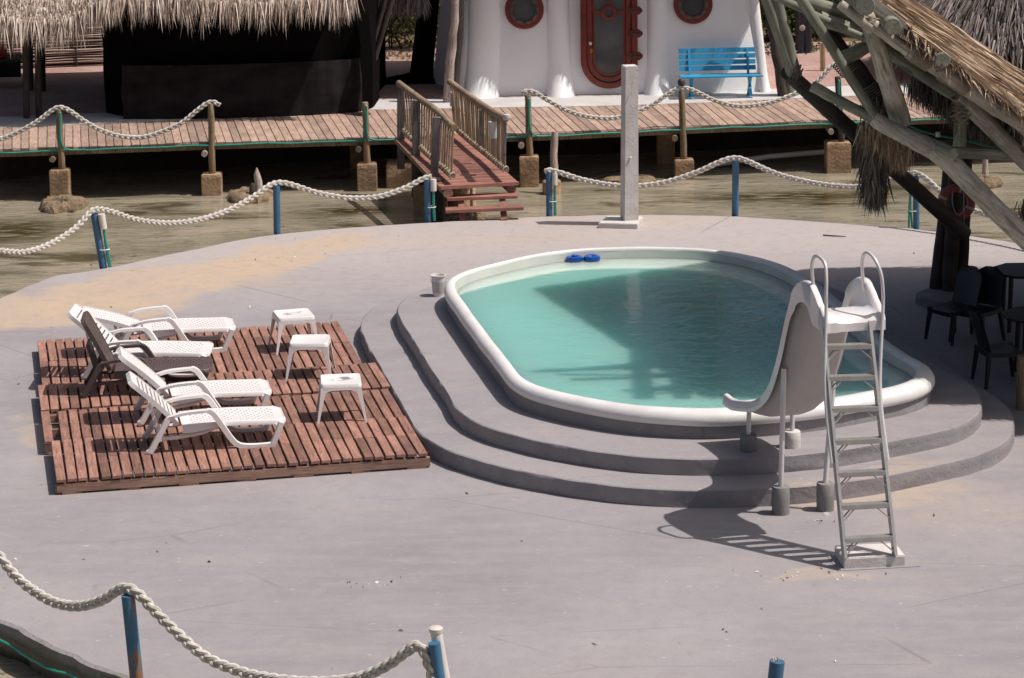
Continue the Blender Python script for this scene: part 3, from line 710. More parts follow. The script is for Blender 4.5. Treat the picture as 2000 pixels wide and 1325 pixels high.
for r_ in range(5):
    v0, v1 = lv[r_]+.018, lv[r_+1]-.018
    x = rowoff[r_]; zr = .15+(.014, -.004, .012, .0, -.006)[r_]-PT/2
    breaks = set()
    g0 = R.randint(4, 10); breaks.update(range(g0, g0+R.randint(6, 11))); g1 = R.randint(20, 26); breaks.update(range(g1, 34))
    for i in range(rown[r_]):
        if r_ == 1 and i == 1:
            x += pitch*.6  # the wide gap with a missing piece
        w = .090
        for (a0, a1) in (((v0, (v0+v1)/2-.002), ((v0+v1)/2+.002, v1)) if i in breaks and r_ in (0, 2, 4) else ((v0, v1),)):
            e0, e1 = R.uniform(-.012, .012), R.uniform(-.012, .012)
            place('plank', plank_mesh(a1-a0+(-.0 if e0 < 0 else .01), w, 'redwood'), sdeck, (x+w/2, (a0+a1)/2+e0, zr+R.uniform(-.004, .004)), (R.uniform(-.004, .004), R.uniform(-.03, .03), R.uniform(-.008, .008)))
        x += pitch+R.uniform(-.003, .003)
    for vv in (v0+.02, (v0+v1)/2, v1-.02):
        mb = MB(); mb.box((0, 0, 0), (x-rowoff[r_]-.01, .045, .085))
        me = bpy.data.meshes.new('joist'); me.from_pydata(mb.v, [], mb.f); me.materials.append(M['redbeam'])
        place('joist', me, sdeck, ((x+rowoff[r_])/2, vv+.0, .115-.045-PT/2+.012), (0, 0, 0))
mb = MB(); mb.box((0, 0, 0), (rown[0]*pitch+.02, .05, .095), chamfer=.004)
me = bpy.data.meshes.new('front_beam'); me.from_pydata(mb.v, [], mb.f); me.materials.append(M['redbeam'])
place('front_beam', me, sdeck, (rown[0]*pitch/2, .055, .062), (0, 0, 0))
for k in range(7):
    mb = MB(); mb.box((0, 0, 0), (.2, .09, .03)); me = bpy.data.meshes.new('spacer'); me.from_pydata(mb.v, [], mb.f); me.materials.append(M['redbeam'])
    place('spacer', me, sdeck, (.15+k*.58, .06, .012), (0, 0, R.uniform(-.2, .2)))

# ---------------------------------------------------------------- sun lounger (local: x towards the feet, y across, z up)
def hole_slab(mb, n, m, fn, holes, th, hs=.32):
    """slab of n x m cells (0..1 coordinates through fn) with small real holes"""
    def q(u, v, b_): return fn(u, v) - (Vector((0, 0, th)) if b_ else Vector((0, 0, 0)))
    us = [0.0]; 
    for i in range(n):
        for j in range(m):
            u0, u1, v0, v1 = i/n, (i+1)/n, j/m, (j+1)/m
            if (i, j) in holes:
                hu, hv = (u1-u0)*holes[(i, j)][0], (v1-v0)*holes[(i, j)][1]; cu, cv = (u0+u1)/2, (v0+v1)/2
                a = [(u0, v0), (u1, v0), (u1, v1), (u0, v1)]; c = [(cu-hu/2, cv-hv/2), (cu+hu/2, cv-hv/2), (cu+hu/2, cv+hv/2), (cu-hu/2, cv+hv/2)]
                b = len(mb.v)
                mb.v += [tuple(q(*p_, 0)) for p_ in a+c]+[tuple(q(*p_, 1)) for p_ in a+c]
                for k in range(4):
                    k2 = (k+1) % 4
                    mb.f += [(b+k, b+k2, b+4+k2, b+4+k), (b+8+k2, b+8+k, b+12+k, b+12+k2), (b+4+k, b+4+k2, b+12+k2, b+12+k)]
            else:
                b = len(mb.v)
                mb.v += [tuple(q(u0, v0, 0)), tuple(q(u1, v0, 0)), tuple(q(u1, v1, 0)), tuple(q(u0, v1, 0)), tuple(q(u0, v0, 1)), tuple(q(u1, v0, 1)), tuple(q(u1, v1, 1)), tuple(q(u0, v1, 1))]
                mb.f += [(b, b+1, b+2, b+3), (b+7, b+6, b+5, b+4)]
def make_lounger(label, mname, back_deg, slots, loc, rz):
    t = T('sun_lounger', label, 'sun lounger', (0, 0, 0), 0, 'sun loungers on the wooden deck')
    HW = .27
    def pt(name, mb, m=mname, sm=True, par=None, auto=None): return P(name, mb, m, par or t, smooth=sm, local=True, auto=auto)
    # seat
    def sf(u, v):
        x = .36+u*1.06; w = HW
        if u > .93: w = HW*(1-((u-.93)/.07)**2*.28)
        y = (v-.5)*2*w
        z = .315+.018*math.cos(math.pi*(v-.5)*1.0)*0+.012*math.sin(u*math.pi*1.4) - .012*(1-abs(v-.5)*2)
        return Vector((x, y, z))
    holes = {}
    for i in range(3, 31):
        for j in range(1, 10):
            if (i+j) % 2 == 0: holes[(i, j)] = (.62, .38) if (j+i//2) % 2 else (.34, .62)
    mb = MB(); hole_slab(mb, 34, 11, sf, holes, .012); pt('seat', mb, auto=60)
    # seat skirt
    mb = MB(); loop = [sf(u/20, 0) for u in range(21)]+[sf(1, v/8) for v in range(1, 8)]+[sf(1-u/20, 1) for u in range(21)]
    def dep(p): return .045+.05*max(0, 1-abs(p.x-.45)/.35)
    lo = [p+Vector((0, 0, .004)) for p in loop]; out = [Vector((p.x+(.012 if p.x > 1.36 else 0), p.y*1.035, p.z-.006)) for p in loop]
    mb.quadgrid([lo, out, [p+Vector((0, 0, -dep(p))) for p in out], [Vector((p.x, p.y*.96, p.z-dep(p)*1.0)) for p in out]])
    pt('seat_frame', mb, auto=60)
    # backrest
    th = rad(back_deg); Lb = .69
    def bf(u, v):
        w = (HW-.025)*(1-(.22*((u-.9)/.1)**2 if u > .9 else 0)); s_ = u*Lb
        x = .33-s_*math.cos(th); z = .335+s_*math.sin(th)+.02*math.sin(u*math.pi)
        return Vector((x, (v-.5)*2*w, z))
    holes = {}
    if slots:
        for i in range(2, 20, 2):
            for j in range(1, 10): holes[(i, j)] = (.75, 1.0)
    else:
        for i in range(2, 20):
            for j in range(1, 10):
                if (i+j) % 2 == 0: holes[(i, j)] = (.62, .38) if (j+i//2) % 2 else (.34, .62)
    mb = MB(); hole_slab(mb, 22, 11, bf, holes, .014); bk_ = pt('backrest', mb, auto=60)
    nrm = Vector((math.sin(th), 0, math.cos(th)))
    mb = MB(); loop = [bf(u/16, 0) for u in range(17)]+[bf(1, v/8) for v in range(1, 8)]+[bf(1-u/16, 1) for u in range(17)]
    o1 = [Vector((p.x, p.y*1.05, p.z))+Vector((-math.cos(th), 0, math.sin(th)))*(.012 if i_ > 14 and i_ < 27 else 0)+nrm*.006 for i_, p in enumerate(loop)]
    mb.quadgrid([[p+nrm*.004 for p in loop], o1, [p-nrm*.05 for p in o1], [p-nrm*.05-Vector((0, p.y*.06, 0)) for p in o1]])
    pt('backrest_edge', mb, auto=60)
    mb = MB(); mb.beam(bf(.45, .5)-nrm*.03, (-.0, 0, .14), .30, .02, (0, 1, 0)) if False else mb.box(((bf(.45, .5).x+.05)/2, 0, (bf(.45, .5).z+.14)/2), (.03, .3, abs(bf(.45, .5).z-.14)), Matrix.Rotation(-.25, 3, 'Y'))
    pt('prop', mb, sm=False)
    # side frames with arms
    for sgn in (-1, 1):
        y = sgn*(HW+.035)
        path = [(0.02, y, .03), (.06, y, .10), (.17, y, .32), (.22, y, .405), (.29, y, .445), (.40, y, .468), (.58, y, .478), (.64, y, .470), (.69, y, .42), (.78, y, .26), (.86, y, .12), (.92, y, .055), (1.0, y, .028), (1.14, y, .02), (1.26, y, .026), (1.295, y, .06), (1.38, y, .285)]
        mb = MB(); pts = catmull([Vector(p) for p in path], 3, False)
        rows = []
        for i, p in enumerate(pts):
            tg = (pts[min(i+1, len(pts)-1)]-pts[max(i-1, 0)]).normalized(); nn = Vector((-tg.z, 0, tg.x))
            arm = 1 if .26 < p.x < .62 and p.z > .4 else 0
            hw, ht = (.036 if arm else .027), (.016 if arm else .027)
            rows.append([p+Vector((0, hw, 0))+nn*ht, p+Vector((0, hw*.4, 0))+nn*ht*1.25, p+Vector((0, -hw*.4, 0))+nn*ht*1.25, p-Vector((0, hw, 0))+nn*ht, p-Vector((0, hw, 0))-nn*ht, p+Vector((0, hw, 0))-nn*ht])
        b = mb.quadgrid(rows, True); mb.f += [tuple(b+k for k in range(6)), tuple(b+(len(rows)-1)*6+k for k in range(6))]
        sf_ = pt('side_frame', mb, auto=50)
        mb = MB(); mb.lathe([(.028, -.018), (.034, -.012), (.034, .012), (.028, .018)], (.012, y, .036), 16, Matrix.Rotation(rad(90), 3, 'X')); pt('foot_wheel', mb)
    mb = MB()
    for (x, z, w_) in ((.13, .17, .035), (1.33, .24, .03)): mb.box((x, 0, z), (w_, HW*2+.06, .04))
    pt('crossbar', mb, sm=False)
    mb = MB()
    for sgn in (-1, 1): mb.tube([(.10, sgn*.235, .16), (.30, sgn*.24, .165), (.55, sgn*.24, .20), (.75, sgn*.245, .262)], [.02, .022, .022, .012], 6)
    pt('under_rail', mb)
    t.location = loc; t.rotation_euler = (0, 0, rz); t.scale = (1.0, 1.0, .89)
    return t
def lounger_at(u, v, rz): # rear near foot at pixel
    g = G(u, v, .152); return Vector((g.x, g.y, .152)) - Matrix.Rotation(rz, 3, 'Z') @ Vector((0, -.305, 0))
zl = ang
L1 = make_lounger('front white sun lounger with slotted backrest, nearest the deck corner', 'plastic', 48, True, lounger_at(289, 890, zl), zl)
L2 = make_lounger('white sun lounger between the front one and the brown one', 'plastic', 46, False, lounger_at(272, 832, zl-.0), zl-.0)
L3 = make_lounger('dark brown sun lounger with steep backrest among white ones', 'brownplastic', 66, False, lounger_at(160, 779, zl-.12), zl-.12)
L4 = make_lounger('white sun lounger with tall slatted backrest just behind the brown one', 'plastic', 47, True, lounger_at(162, 741, zl-.2), zl-.2)
L5 = make_lounger('rearmost white sun lounger with low reclined backrest', 'plastic', 20, False, lounger_at(224, 700, zl+.0), zl+.0)

# ---------------------------------------------------------------- side tables
def make_table(label, m, loc, rz):
    t = T('side_table', label, 'side table', (0, 0, 0), 0, 'white side tables on the wooden deck')
    a = .215; hh = .42
    mb = MB()
    def rrect(a, r, z):
        out = []
        for (cx, cy, a0) in ((a-r, a-r, 0), (-(a-r), a-r, 90), (-(a-r), -(a-r), 180), (a-r, -(a-r), 270)):
            for k in range(5): out.append(Vector((cx+r*math.cos(rad(a0+k*22.5)), cy+r*math.sin(rad(a0+k*22.5)), z)))
        return out
    rws = [rrect(a-.022, .03, hh-.003), rrect(a-.015, .035, hh), rrect(a-.006, .04, hh), rrect(a, .042, hh-.008), rrect(a+.004, .042, hh-.045)]
    b = mb.quadgrid(rws, True); mb.f.append(tuple(b+k for k in range(20))); P('table_top', mb, m, t, smooth=True, local=True)
    for k in range(4):
        Rk = Matrix.Rotation(k*math.pi/2, 3, 'Z'); mb = MB(); pr = []
        n = 14
        upp = []; low = []
        for i in range(n+1):
            s_ = -1+2*i/n; x = s_*(a-.02)
            upp.append(Rk @ Vector((x, -(a+.003), hh-.042))); zz = hh-.05-.075*abs(s_)**5-.018
            low.append(Rk @ Vector((x, -(a+.006), zz)))
        mb.quadgrid([upp, low]); mb.quadgrid([[p+Rk @ Vector((0, .006, 0)) for p in low], [p+Rk @ Vector((0, .006, 0)) for p in upp]]); mb.quadgrid([low, [p+Rk @ Vector((0, .006, 0)) for p in low]])
        P('apron', mb, 'plastic', t, smooth=True, local=True)
    for (sx, sy) in ((1, 1), (-1, 1), (-1, -1), (1, -1)):
        mb = MB(); rws = []
        for (z, o_, w) in ((hh-.04, a+.002, .075), (hh-.12, a+.010, .05), (hh-.22, a+.022, .037), (.0, a+.052, .022)):
            c = Vector((sx*o_, sy*o_, z)); rws.append([c, c-Vector((sx*w, 0, 0)), c-Vector((sx*w, -0, 0))-Vector((0, sy*.006, 0)), c-Vector((sx*.006, sy*.006, 0)), c-Vector((sx*.006, sy*w, 0)), c-Vector((0, sy*w, 0))])
        b = mb.quadgrid(rws, True); mb.f.append(tuple(b+18+k for k in range(6)))
        P('leg', mb, 'plastic', t, smooth=True, local=True)
    t.location = loc; t.rotation_euler = (0, 0, rz); return t
def tb(u, v): g = G(u, v, .152); return Vector((g.x, g.y, .152))
make_table('rear white side table with faint stain on its top', 'stainedplastic', tb(575, 680), zl+rad(4))
make_table('clean white side table, middle of the three', 'plastic', tb(607, 733), zl-rad(12))
make_table('front white side table with dark leaf stain on its top', 'stainedplastic', tb(667, 815), zl-rad(6))

# ================================================================= SLIDE
sl_ax = Vector((-.215, .977, 0)).normalized(); sl_sd = Vector((sl_ax.y, -sl_ax.x, 0))
Zp = 2.12
lf, rf = G(1650, 1092, .1), G(1748, 1086, .1)
slc = (lf+rf)/2
lt, rt = D(1606, 630, slc.y+.78), D(1697, 628, slc.y+.86)
slide = T('pool_slide', 'white fibreglass water slide with aluminium ladder curving into the pool', 'slide', Vector((slc.x, slc.y, 0)))
pc = D(1657, 612, slc.y+.95); Zp = pc.z
# chute path: distance along the axis from the platform front, height
cp = [(-.15, Zp-.06), (-.10, Zp-.015), (.0, Zp), (.15, Zp), (.30, Zp-.015), (.42, Zp-.10), (.55, Zp-.32), (.72, Zp-.68), (.90, Zp-.97), (1.12, Zp-1.19), (1.40, Zp-1.31), (1.72, Zp-1.355), (1.93, Zp-1.365), (2.08, Zp-1.35)]
org_s = Vector((pc.x, pc.y, 0)); drift = -.16
def SP(s_, w, z):  # point on slide: along, across, height (slight sideways drift of the chute)
    return org_s+sl_ax*s_+sl_sd*(w+drift*max(0, s_-.3))+Vector((0, 0, z))
cpts = catmull([Vector((a, 0, b_)) for a, b_ in cp], 5, False)
def fdrop(s_): return .21+.10*max(0, 1-max(0, s_)/.45) if s_ < .45 else .075
def railh(s_):
    # side wall height above the chute bed
    if s_ < .05: return .04+.10*max(0, (s_+.15)/.20)
    if s_ < .42: return .15+.13*math.sin((s_-.05)/.37*math.pi*.6)
    return .25-.07*min(1, (s_-.42)/.6)-.09*max(0.0, min(1.0, (s_-1.1)/.8))
hw = .255
inner = []; outer = []
for i, p in enumerate(cpts):
    tg = (cpts[min(i+1, len(cpts)-1)]-cpts[max(i-1, 0)]).normalized(); nn = Vector((-tg.z, 0, tg.x)); h_ = railh(p.x); fd = min(h_+.12, .11+(.28)*max(0, 1-max(0, p.x)/.5))
    row = []; 
    for (w, k) in ((-hw-.055, h_-fd), (-hw-.045, h_-.01), (-hw-.015, h_), (-hw+.015, h_-.015), (-hw+.03, h_*.5), (-hw+.07, .03), (-.12, 0), (0, 0), (.12, 0), (hw-.07, .03), (hw-.03, h_*.5), (hw-.015, h_-.015), (hw+.015, h_), (hw+.045, h_-.01), (hw+.055, h_-fd)):
        row.append(SP(p.x+nn.x*k, w, p.z+nn.z*k))
    inner.append(row)
    row = []
    for (w, k) in ((-hw-.045, h_-.07), (-hw-.005, h_-.035), (-hw+.005, .03), (-hw+.06, -.01), (-.12, -.03), (0, -.03), (.12, -.03), (hw-.06, -.01), (hw-.005, .03), (hw+.005, h_-.035), (hw+.045, h_-.07)):
        row.append(SP(p.x+nn.x*k, w, p.z+nn.z*k))
    outer.append(row)
mb = MB(); mb.quadgrid(inner)
mb.quadgrid([inner[0], [Vector((p.x, p.y, Zp-.135)) for p in inner[0]]])
chute = P('chute', mb, 'gelcoat', slide, smooth=True, auto=70)
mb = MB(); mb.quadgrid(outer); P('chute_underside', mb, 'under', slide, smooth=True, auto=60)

# ladder
def ladder_pt(t, side): return lf.lerp(lt, t) if side < 0 else rf.lerp(rt, t)
for sd_, a, b_ in ((-1, lf, lt), (1, rf, rt)):
    mb = MB(); mb.beam(a, b_, .028, .075, tuple(-sl_ax)); P('ladder_rail', mb, 'alu', slide)
rows_y = [1056, 992, 929, 866, 803, 741, 679]
for v in rows_y:
    t = (1092-v)/(1092-630); a, b_ = lf.lerp(lt, t), rf.lerp(rt, t)
    mb = MB(); mb.beam(a+(b_-a)*.02, b_-(b_-a)*.02, .085, .045, (0, 0, 1)); st_ = P('tread', mb, 'alu', slide, bev=.004)
    for k, (c, d_) in enumerate(((a, b_), (b_, a))):
        e = c+(d_-c)*.27+Vector((0, 0, -.02)); f2 = (lf.lerp(lt, t-.062) if k == 0 else rf.lerp(rt, t-.062))
        for oo in (-.03, .03):
            mb = MB(); mb.beam(e+sl_ax*oo, f2+sl_ax*oo, .016, .006); P('brace', mb, 'alu', st_)
# handrails
for sd_, pxs, dys in ((-1, [(1610, 560), (1605, 520), (1600, 500)], 0), (1, [], 0)):
    pass
def handrail(sgn):
    foot_t = .40
    base = ladder_pt(foot_t, sgn)+sl_sd*sgn*.035
    w = sgn*.245
    pts = [base, base+(ladder_pt(.7, sgn)-ladder_pt(foot_t, sgn)), SP(-.17, w+sgn*.03, Zp+.05), SP(-.17, w+sgn*.03, Zp+.22), SP(-.15, w+sgn*.02, Zp+.38), SP(-.08, w-.01, Zp+.50), SP(.03, w-.04, Zp+.55), SP(.14, w-.05, Zp+.50), SP(.20, w-.04, Zp+.38), SP(.23, w-.02, Zp+.25), SP(.235, w, Zp+.10)]
    mb = MB(); mb.tube(catmull(pts, 6, False), .0165, 10); P('handrail', mb, 'steel', slide, smooth=True)
handrail(-1); handrail(1)
# legs
def leg(topp, foot, r=.026, fz=0.0, fh=.30, fr_=.085, m='greyconcrete'):
    mb = MB(); mb.tube([foot+Vector((0, 0, fh-.02)), topp], r, 12); P('leg', mb, 'steel', slide, smooth=True)
    mb = MB(); mb.lathe([(fr_, 0), (fr_*1.02, fh*.5), (fr_*.99, fh-.008), (fr_*.93, fh)], foot, 24); P('footing', mb, m, slide, smooth=True)
leg(SP(.80, -hw-.03, Zp-.70), G(1525, 1003), fh=.27)
leg(D(1634, 665, G(1612, 996).y+.12), G(1612, 996), fh=.27)
for (u_, v_, m_) in ((1462, 880, 'greyconcrete'), (1547, 873, 'concrete')):
    ft = G(u_, v_, .345); leg(Vector((ft.x+.01, ft.y+.03, Zp-1.37)), ft, .024, fh=.165, fr_=.085, m=m_)
pa, pb = G(1648, 1112), G(1768, 1106)
mb = MB(); dd = (pb-pa).normalized(); nn = Vector((-dd.y, dd.x, 0))
mb.prism([pa, pb, pb+nn*.36, pa+nn*.38], -.01, .10); P('base_slab', mb, 'concrete', slide, bev=.008)
mb = MB(); mb.prism([pa-nn*.05-dd*.06, pb-nn*.04+dd*.13, pb+nn*.3+dd*.12, pa+nn*.36-dd*.07], .0005, .005); P('mortar_skirt', mb, 'step', slide)

# ================================================================= TALL CONCRETE POST
pb_ = G(1230, 441)
cpst = T('concrete_post', 'tall square concrete post with small hook on a slab behind the pool', 'post', pb_)
mb = MB(); cb = [G(1168, 446), G(1245, 448)]; d_ = (cb[1]-cb[0]).normalized(); n_ = Vector((-d_.y, d_.x, 0)); mb.prism([cb[0], cb[1], cb[1]+n_*.55, cb[0]+n_*.55+d_*.05], -.01, .075); P('base_slab', mb, 'concrete', cpst, bev=.01)
tp = D(1230, 128, pb_.y+.1); bt = Vector((pb_.x, pb_.y+.1, .07)); ax = tp-bt; rz_m = Matrix.Rotation(rad(14), 3, 'Z'); mb = MB(); rows = []
for t_, w in ((0, .108), (.5, .103), (1, .10)):
    rows.append([bt+ax*t_+rz_m @ Vector((x*w, y*w, 0)) for x, y in ((-1, -1), (1, -1), (1, 1), (-1, 1))])
b = mb.quadgrid(rows, True); mb.f += [(b+8, b+9, b+10, b+11)]; P('shaft', mb, 'concrete', cpst, bev=.008)
hk = bt+ax*.88+rz_m @ Vector((.0, -.118, 0)); mb = MB(); mb.tube(catmull([hk+Vector((-.03, 0, -.12)), hk+Vector((0, -.03, -.1)), hk+Vector((-.005, -.04, -.02)), hk+Vector((.01, -.04, .05)), hk+Vector((.035, -.04, .06)), hk+Vector((.045, -.035, .03))], 5, False), .006, 6); P('hook', mb, 'steel', cpst, smooth=True)
mb = MB(); mb.lathe([(.022, 0), (.015, .02), (0, .022)], bt+ax*.41+rz_m @ Vector((-.02, -.11, 0)), 12, Matrix.Rotation(rad(90), 3, 'X')); P('knob', mb, 'pvc', cpst, smooth=True)

# ================================================================= BOARDWALK
bw = T('boardwalk', None, None, G(800, 268, .5), kind='structure')
rsn = resample(nearE, 400, False); 
def at_x(line, x):
    for i in range(len(line)-1):
        if line[i].x <= x <= line[i+1].x:
            t = (x-line[i].x)/(line[i+1].x-line[i].x); return line[i].lerp(line[i+1], t)
    return line[0].copy() if x < line[0].x else line[-1].copy()
def shiftx(x):  # how far the plank's far end lies to the left, in metres
    ks = [(-9, .0), (-7.4, -.02), (-4.8, .02), (-2.2, .12), (1.6, .20), (3.6, .12), (6, .10)]
    return 0
def far_u(u):
    ks = [(-400, -400), (50, 50), (118, 119), (440, 424), (720, 682), (1033, 985), (1250, 1192), (1400, 1352), (1500, 1437), (1620, 1550), (2100, 1990)]
    for i in range(len(ks)-1):
        if ks[i][0] <= u <= ks[i+1][0]: return ks[i][1]+(u-ks[i][0])/(ks[i+1][0]-ks[i][0])*(ks[i+1][1]-ks[i][1])
    return u
def px_line(pxs, u):
    for i in range(len(pxs)-1):
        if pxs[i][0] <= u <= pxs[i+1][0]:
            t = (u-pxs[i][0])/(pxs[i+1][0]-pxs[i][0]); return pxs[i][1]+(pxs[i+1][1]-pxs[i][1])*t
    return pxs[-1][1]
u = -60.0; k_ = 0
while u < 2080:
    w = R.uniform(15.6, 17.6)
    n0, n1 = G(u, px_line(near_px, u), .5), G(u+w-1.3, px_line(near_px, u+w), .5)
    fu0, fu1 = far_u(u), far_u(u+w-1.1); f0, f1 = G(fu0, px_line(far_px, fu0), .5), G(fu1, px_line(far_px, fu1), .5)
    jit = R.uniform(-.02, .03); dz = R.uniform(-.004, .004)
    ctr = (n0+n1+f0+f1)/4
    # local frame: y along the plank
    ya = ((f0+f1)/2-(n0+n1)/2); L = ya.length; a_ = math.atan2(ya.y, ya.x)-math.pi/2
    Ri = Matrix.Rotation(-a_, 3, 'Z')
    q = [Ri @ (p-ctr) for p in (n0, n1, f1, f0)]; q[0].y -= jit; q[1].y -= jit
    mb = MB(); b = 0
    for z_, ins in ((-.035, 0), (-.005, 0), (0, .004)):
        mb.v += [(q[0].x+ins, q[0].y+ins, z_), (q[1].x-ins, q[1].y+ins, z_), (q[2].x-ins, q[2].y-ins, z_), (q[3].x+ins, q[3].y-ins, z_)]
    mb.f = [(3, 2, 1, 0), (8, 9, 10, 11)]+[(l+j, l+(j+1) % 4, l+4+(j+1) % 4, l+4+j) for l in (0, 4) for j in range(4)]
    me = bpy.data.meshes.new('plank'); me.from_pydata(mb.v, [], mb.f); me.materials.append(M['walkplank'])
    place('plank', me, bw, ctr+Vector((0, 0, dz))-Vector(bw.location), (0, 0, a_))
    u += w
mb = MB()
for o_ in (.10, 1.0, 2.0):
    pts = [at_x(nearE, x*.5)+Vector((0, o_, -.085)) for x in range(-20, 19)]
    for a, b_ in zip(pts[:-1], pts[1:]): mb.beam(a, b_+(b_-a)*.001, .09, .09)
P('edge_beam', mb, 'bollard', bw)
# walkway posts on piers
piers = [((119, 390), 118, (115, 213), .17, 1), ((415, 391), 411, (412, 203), .15, 0), ((718, 376), 714, (713, 200), .16, 1), ((1034, 368), 1031, (1031, 186), .16, 1), ((1336, 345), 1332, (1331, 178), .16, 0), ((1636, 342), 1640, (1636, 150), .2, 1)]
blk_top = [330, 338, 318, 304, 310, 276]; blk_w = [.15, .155, .155, .155, .155, .20]
pl = ['walkway post on the leftmost pier with teal hose up its side', 'walkway post where the left rope ends, before the black net', 'walkway post with hose loop between net hut and gangway', 'walkway post right of the gangway where the rope starts', 'walkway post in front of the blue bench end', 'dark walkway post behind the palapa poles']
g_p = 'rope posts along the boardwalk'
wtop = []
for i, ((bx, by), cu, (tu, tv), bh, hose) in enumerate(piers):
    base = G(bx, by, -.35); ey = at_x(nearE, base.x).y
    base.y = ey-.02; base = Vector((D(bx, by, ey-.02).x, ey-.02, -.6))
    zt = D(bx, blk_top[i], ey).z
    o = T('concrete_pier', ['leftmost pier block sitting on a coral rock', 'pier block under the post where the left rope ends', 'cracked pier block left of the gangway', 'square pier block just right of the gangway', 'pier block under the bench side walkway post', 'wide double pier block under the palapa poles'][i], 'pier', base, group='concrete piers under the boardwalk')
    mb = MB(); w = blk_w[i]; rows = []
    for z_, sc in ((-.6, 1.0), (zt-.05, 1.02), (zt, .98)):
        rows.append([Vector((base.x+x*w*sc, base.y+y*w*sc, z_)) for x, y in ((-1, -1), (1, -1), (1, 1), (-1, 1))])
    b = mb.quadgrid(rows, True); mb.f.append((b+8, b+9, b+10, b+11)); P('pier_block', mb, 'pier', o, bev=.012)
    tp = D(tu, tv, ey-.03); o = T('walkway_post', pl[i], 'post', Vector((base.x, base.y, zt)), group=g_p)
    b0 = D(cu, blk_top[i]+4, ey-.03)
    PLOG('post_log', b0+Vector((.03, 0, 0)), tp, .058, .05, 'darkpole' if i == 5 else 'bollard', o, seed=i)
    if hose:
        hp = catmull([at_x(nearE, tp.x-.3)+Vector((0, -.06, -.035)), at_x(nearE, tp.x-.06)+Vector((0, -.07, -.02)), D(tu+1, tv+62, ey-.1), D(tu+1, tv+14, ey-.1), D(tu+3, tv+12, ey-.1), D(tu+4, tv+62, ey-.1), at_x(nearE, tp.x+.12)+Vector((0, -.07, -.02)), at_x(nearE, tp.x+.4)+Vector((0, -.06, -.035))], 6, False)
        P('hose_loop', MB().tube(hp, .013, 7), 'hose', o, smooth=True)
    # log end of the cross beam
    le = at_x(nearE, tp.x-.1)+Vector((-.02, -.12, -.17)); cbm = MB(); cbm.log(le, le+Vector((0, 2.4, 0)), .05, .05, 12, 3, .03); P('cross_log', cbm, 'palepole' if i % 2 else 'bollard', bw, smooth=True)
    wtop.append(tp)
mb = MB()
hp = [at_x(nearE, x*.4)+Vector((0, -.05+.006*math.sin(x*1.7), -.04+.008*math.sin(x*2.3))) for x in range(-24, 22)]
P('teal_hose', MB().tube(hp, .013, 6), 'hose', smooth=True, label='long teal hose clipped along the boardwalk edge', cat='hose')
# piers behind (dark) under the boardwalk
for i, (u_, v_) in enumerate(((702, 322), (1300, 305))):
    g = D(u_, v_, 46.2 if u_ != 1890 else 45.5); o = T('concrete_pier', ['rear pier block in shadow left of the gangway', 'rear pier block in shadow beyond the bench side pier'][i], 'pier', Vector((g.x, g.y, -.6)), group='concrete piers under the boardwalk')
    mb = MB(); mb.box((g.x, g.y, -.1), (.3, .3, 1.0)); P('pier_block', mb, 'pier', o, bev=.01)
# boardwalk ropes
g_b = 'white ropes along the boardwalk'
def rp(label, px, keys):
    rope_px('rope', label, px, lerp_y(px, keys), g_b, .037)
yk = lambda u_: at_x(nearE, D(u_, 250, 44.5).x).y-.03
px = [(-60, 282), (0, 272), (40, 256), (75, 236), (100, 217), (116, 210), (135, 216), (165, 237), (200, 256), (240, 267), (280, 268), (320, 256), (355, 240), (385, 216), (405, 202), (418, 200), (429, 206)]
rp('white rope swagged between the two leftmost walkway posts', px, [(-60, yk(0)), (116, yk(116)), (412, yk(412)), (429, yk(425))])
px = [(1019, 182), (1030, 178), (1045, 181), (1070, 196), (1110, 217), (1150, 228), (1195, 231), (1235, 222), (1275, 204), (1310, 180), (1332, 172), (1355, 177), (1395, 196), (1440, 207), (1480, 205), (1520, 196), (1570, 176), (1595, 160), (1622, 132), (1640, 120)]
rp('white rope swagged in front of the white house and blue bench', px, [(1019, yk(1030)), (1332, yk(1332)), (1640, yk(1600))])
# finial on bench-side post
mb = MB(); mb.lathe([(.05, 0), (.062, .03), (.06, .08), (.035, .11), (0, .115)], wtop[4]+Vector((0, 0, .09)), 12); P('post_finial', mb, 'iron', [o for o in bpy.data.objects if o.get('label') == pl[4]][0], smooth=True)
# coral rocks + stumps
def rock(name, u, v, w, d_, h_, label, cat='rock', m='coral', z=-.35, seed=1):
    g = G(u, v, z); mb = MB(); rows = []
    for i in range(7):
        t = i/6; rr_ = [1.0, 1.05, 1.02, .95, .8, .5, .05][i]; zz = [-.15, 0, .35, .7, .95, 1.0, 1.0][i]
        rows.append([Vector((g.x+math.cos(a)*w*rr_*(1+.28*mnoise.noise(Vector((math.cos(a)*2.1, math.sin(a)*2.1, seed+t*1.5)))+.14*mnoise.noise(Vector((math.cos(a)*9, math.sin(a)*9, seed+t*8)))), g.y+math.sin(a)*d_*rr_*(1+.2*mnoise.noise(Vector((math.cos(a)*3, math.sin(a)*3, seed+t*2)))), z+zz*h_*(1+.3*mnoise.noise(Vector((math.cos(a)*5, math.sin(a)*5, seed*2+t*3)))))) for a in [2*math.pi*k/48 for k in range(48)]])
    for q in [q for row in rows for q in row]: pass
    for row in rows:
        for i2, q in enumerate(row): row[i2] = (q[0]+mnoise.noise(Vector(q)*14)*.03, q[1]+mnoise.noise(Vector(q)*13+Vector((5, 0, 0)))*.03, q[2]+mnoise.noise(Vector(q)*15+Vector((0, 9, 0)))*.025)
    rows = [[Vector(q) for q in row] for row in rows]
    b = mb.quadgrid(rows, True); mb.f.append(tuple(b+6*48+k for k in range(48)))
    return P(name, mb, m, smooth=True, label=label, cat=cat)
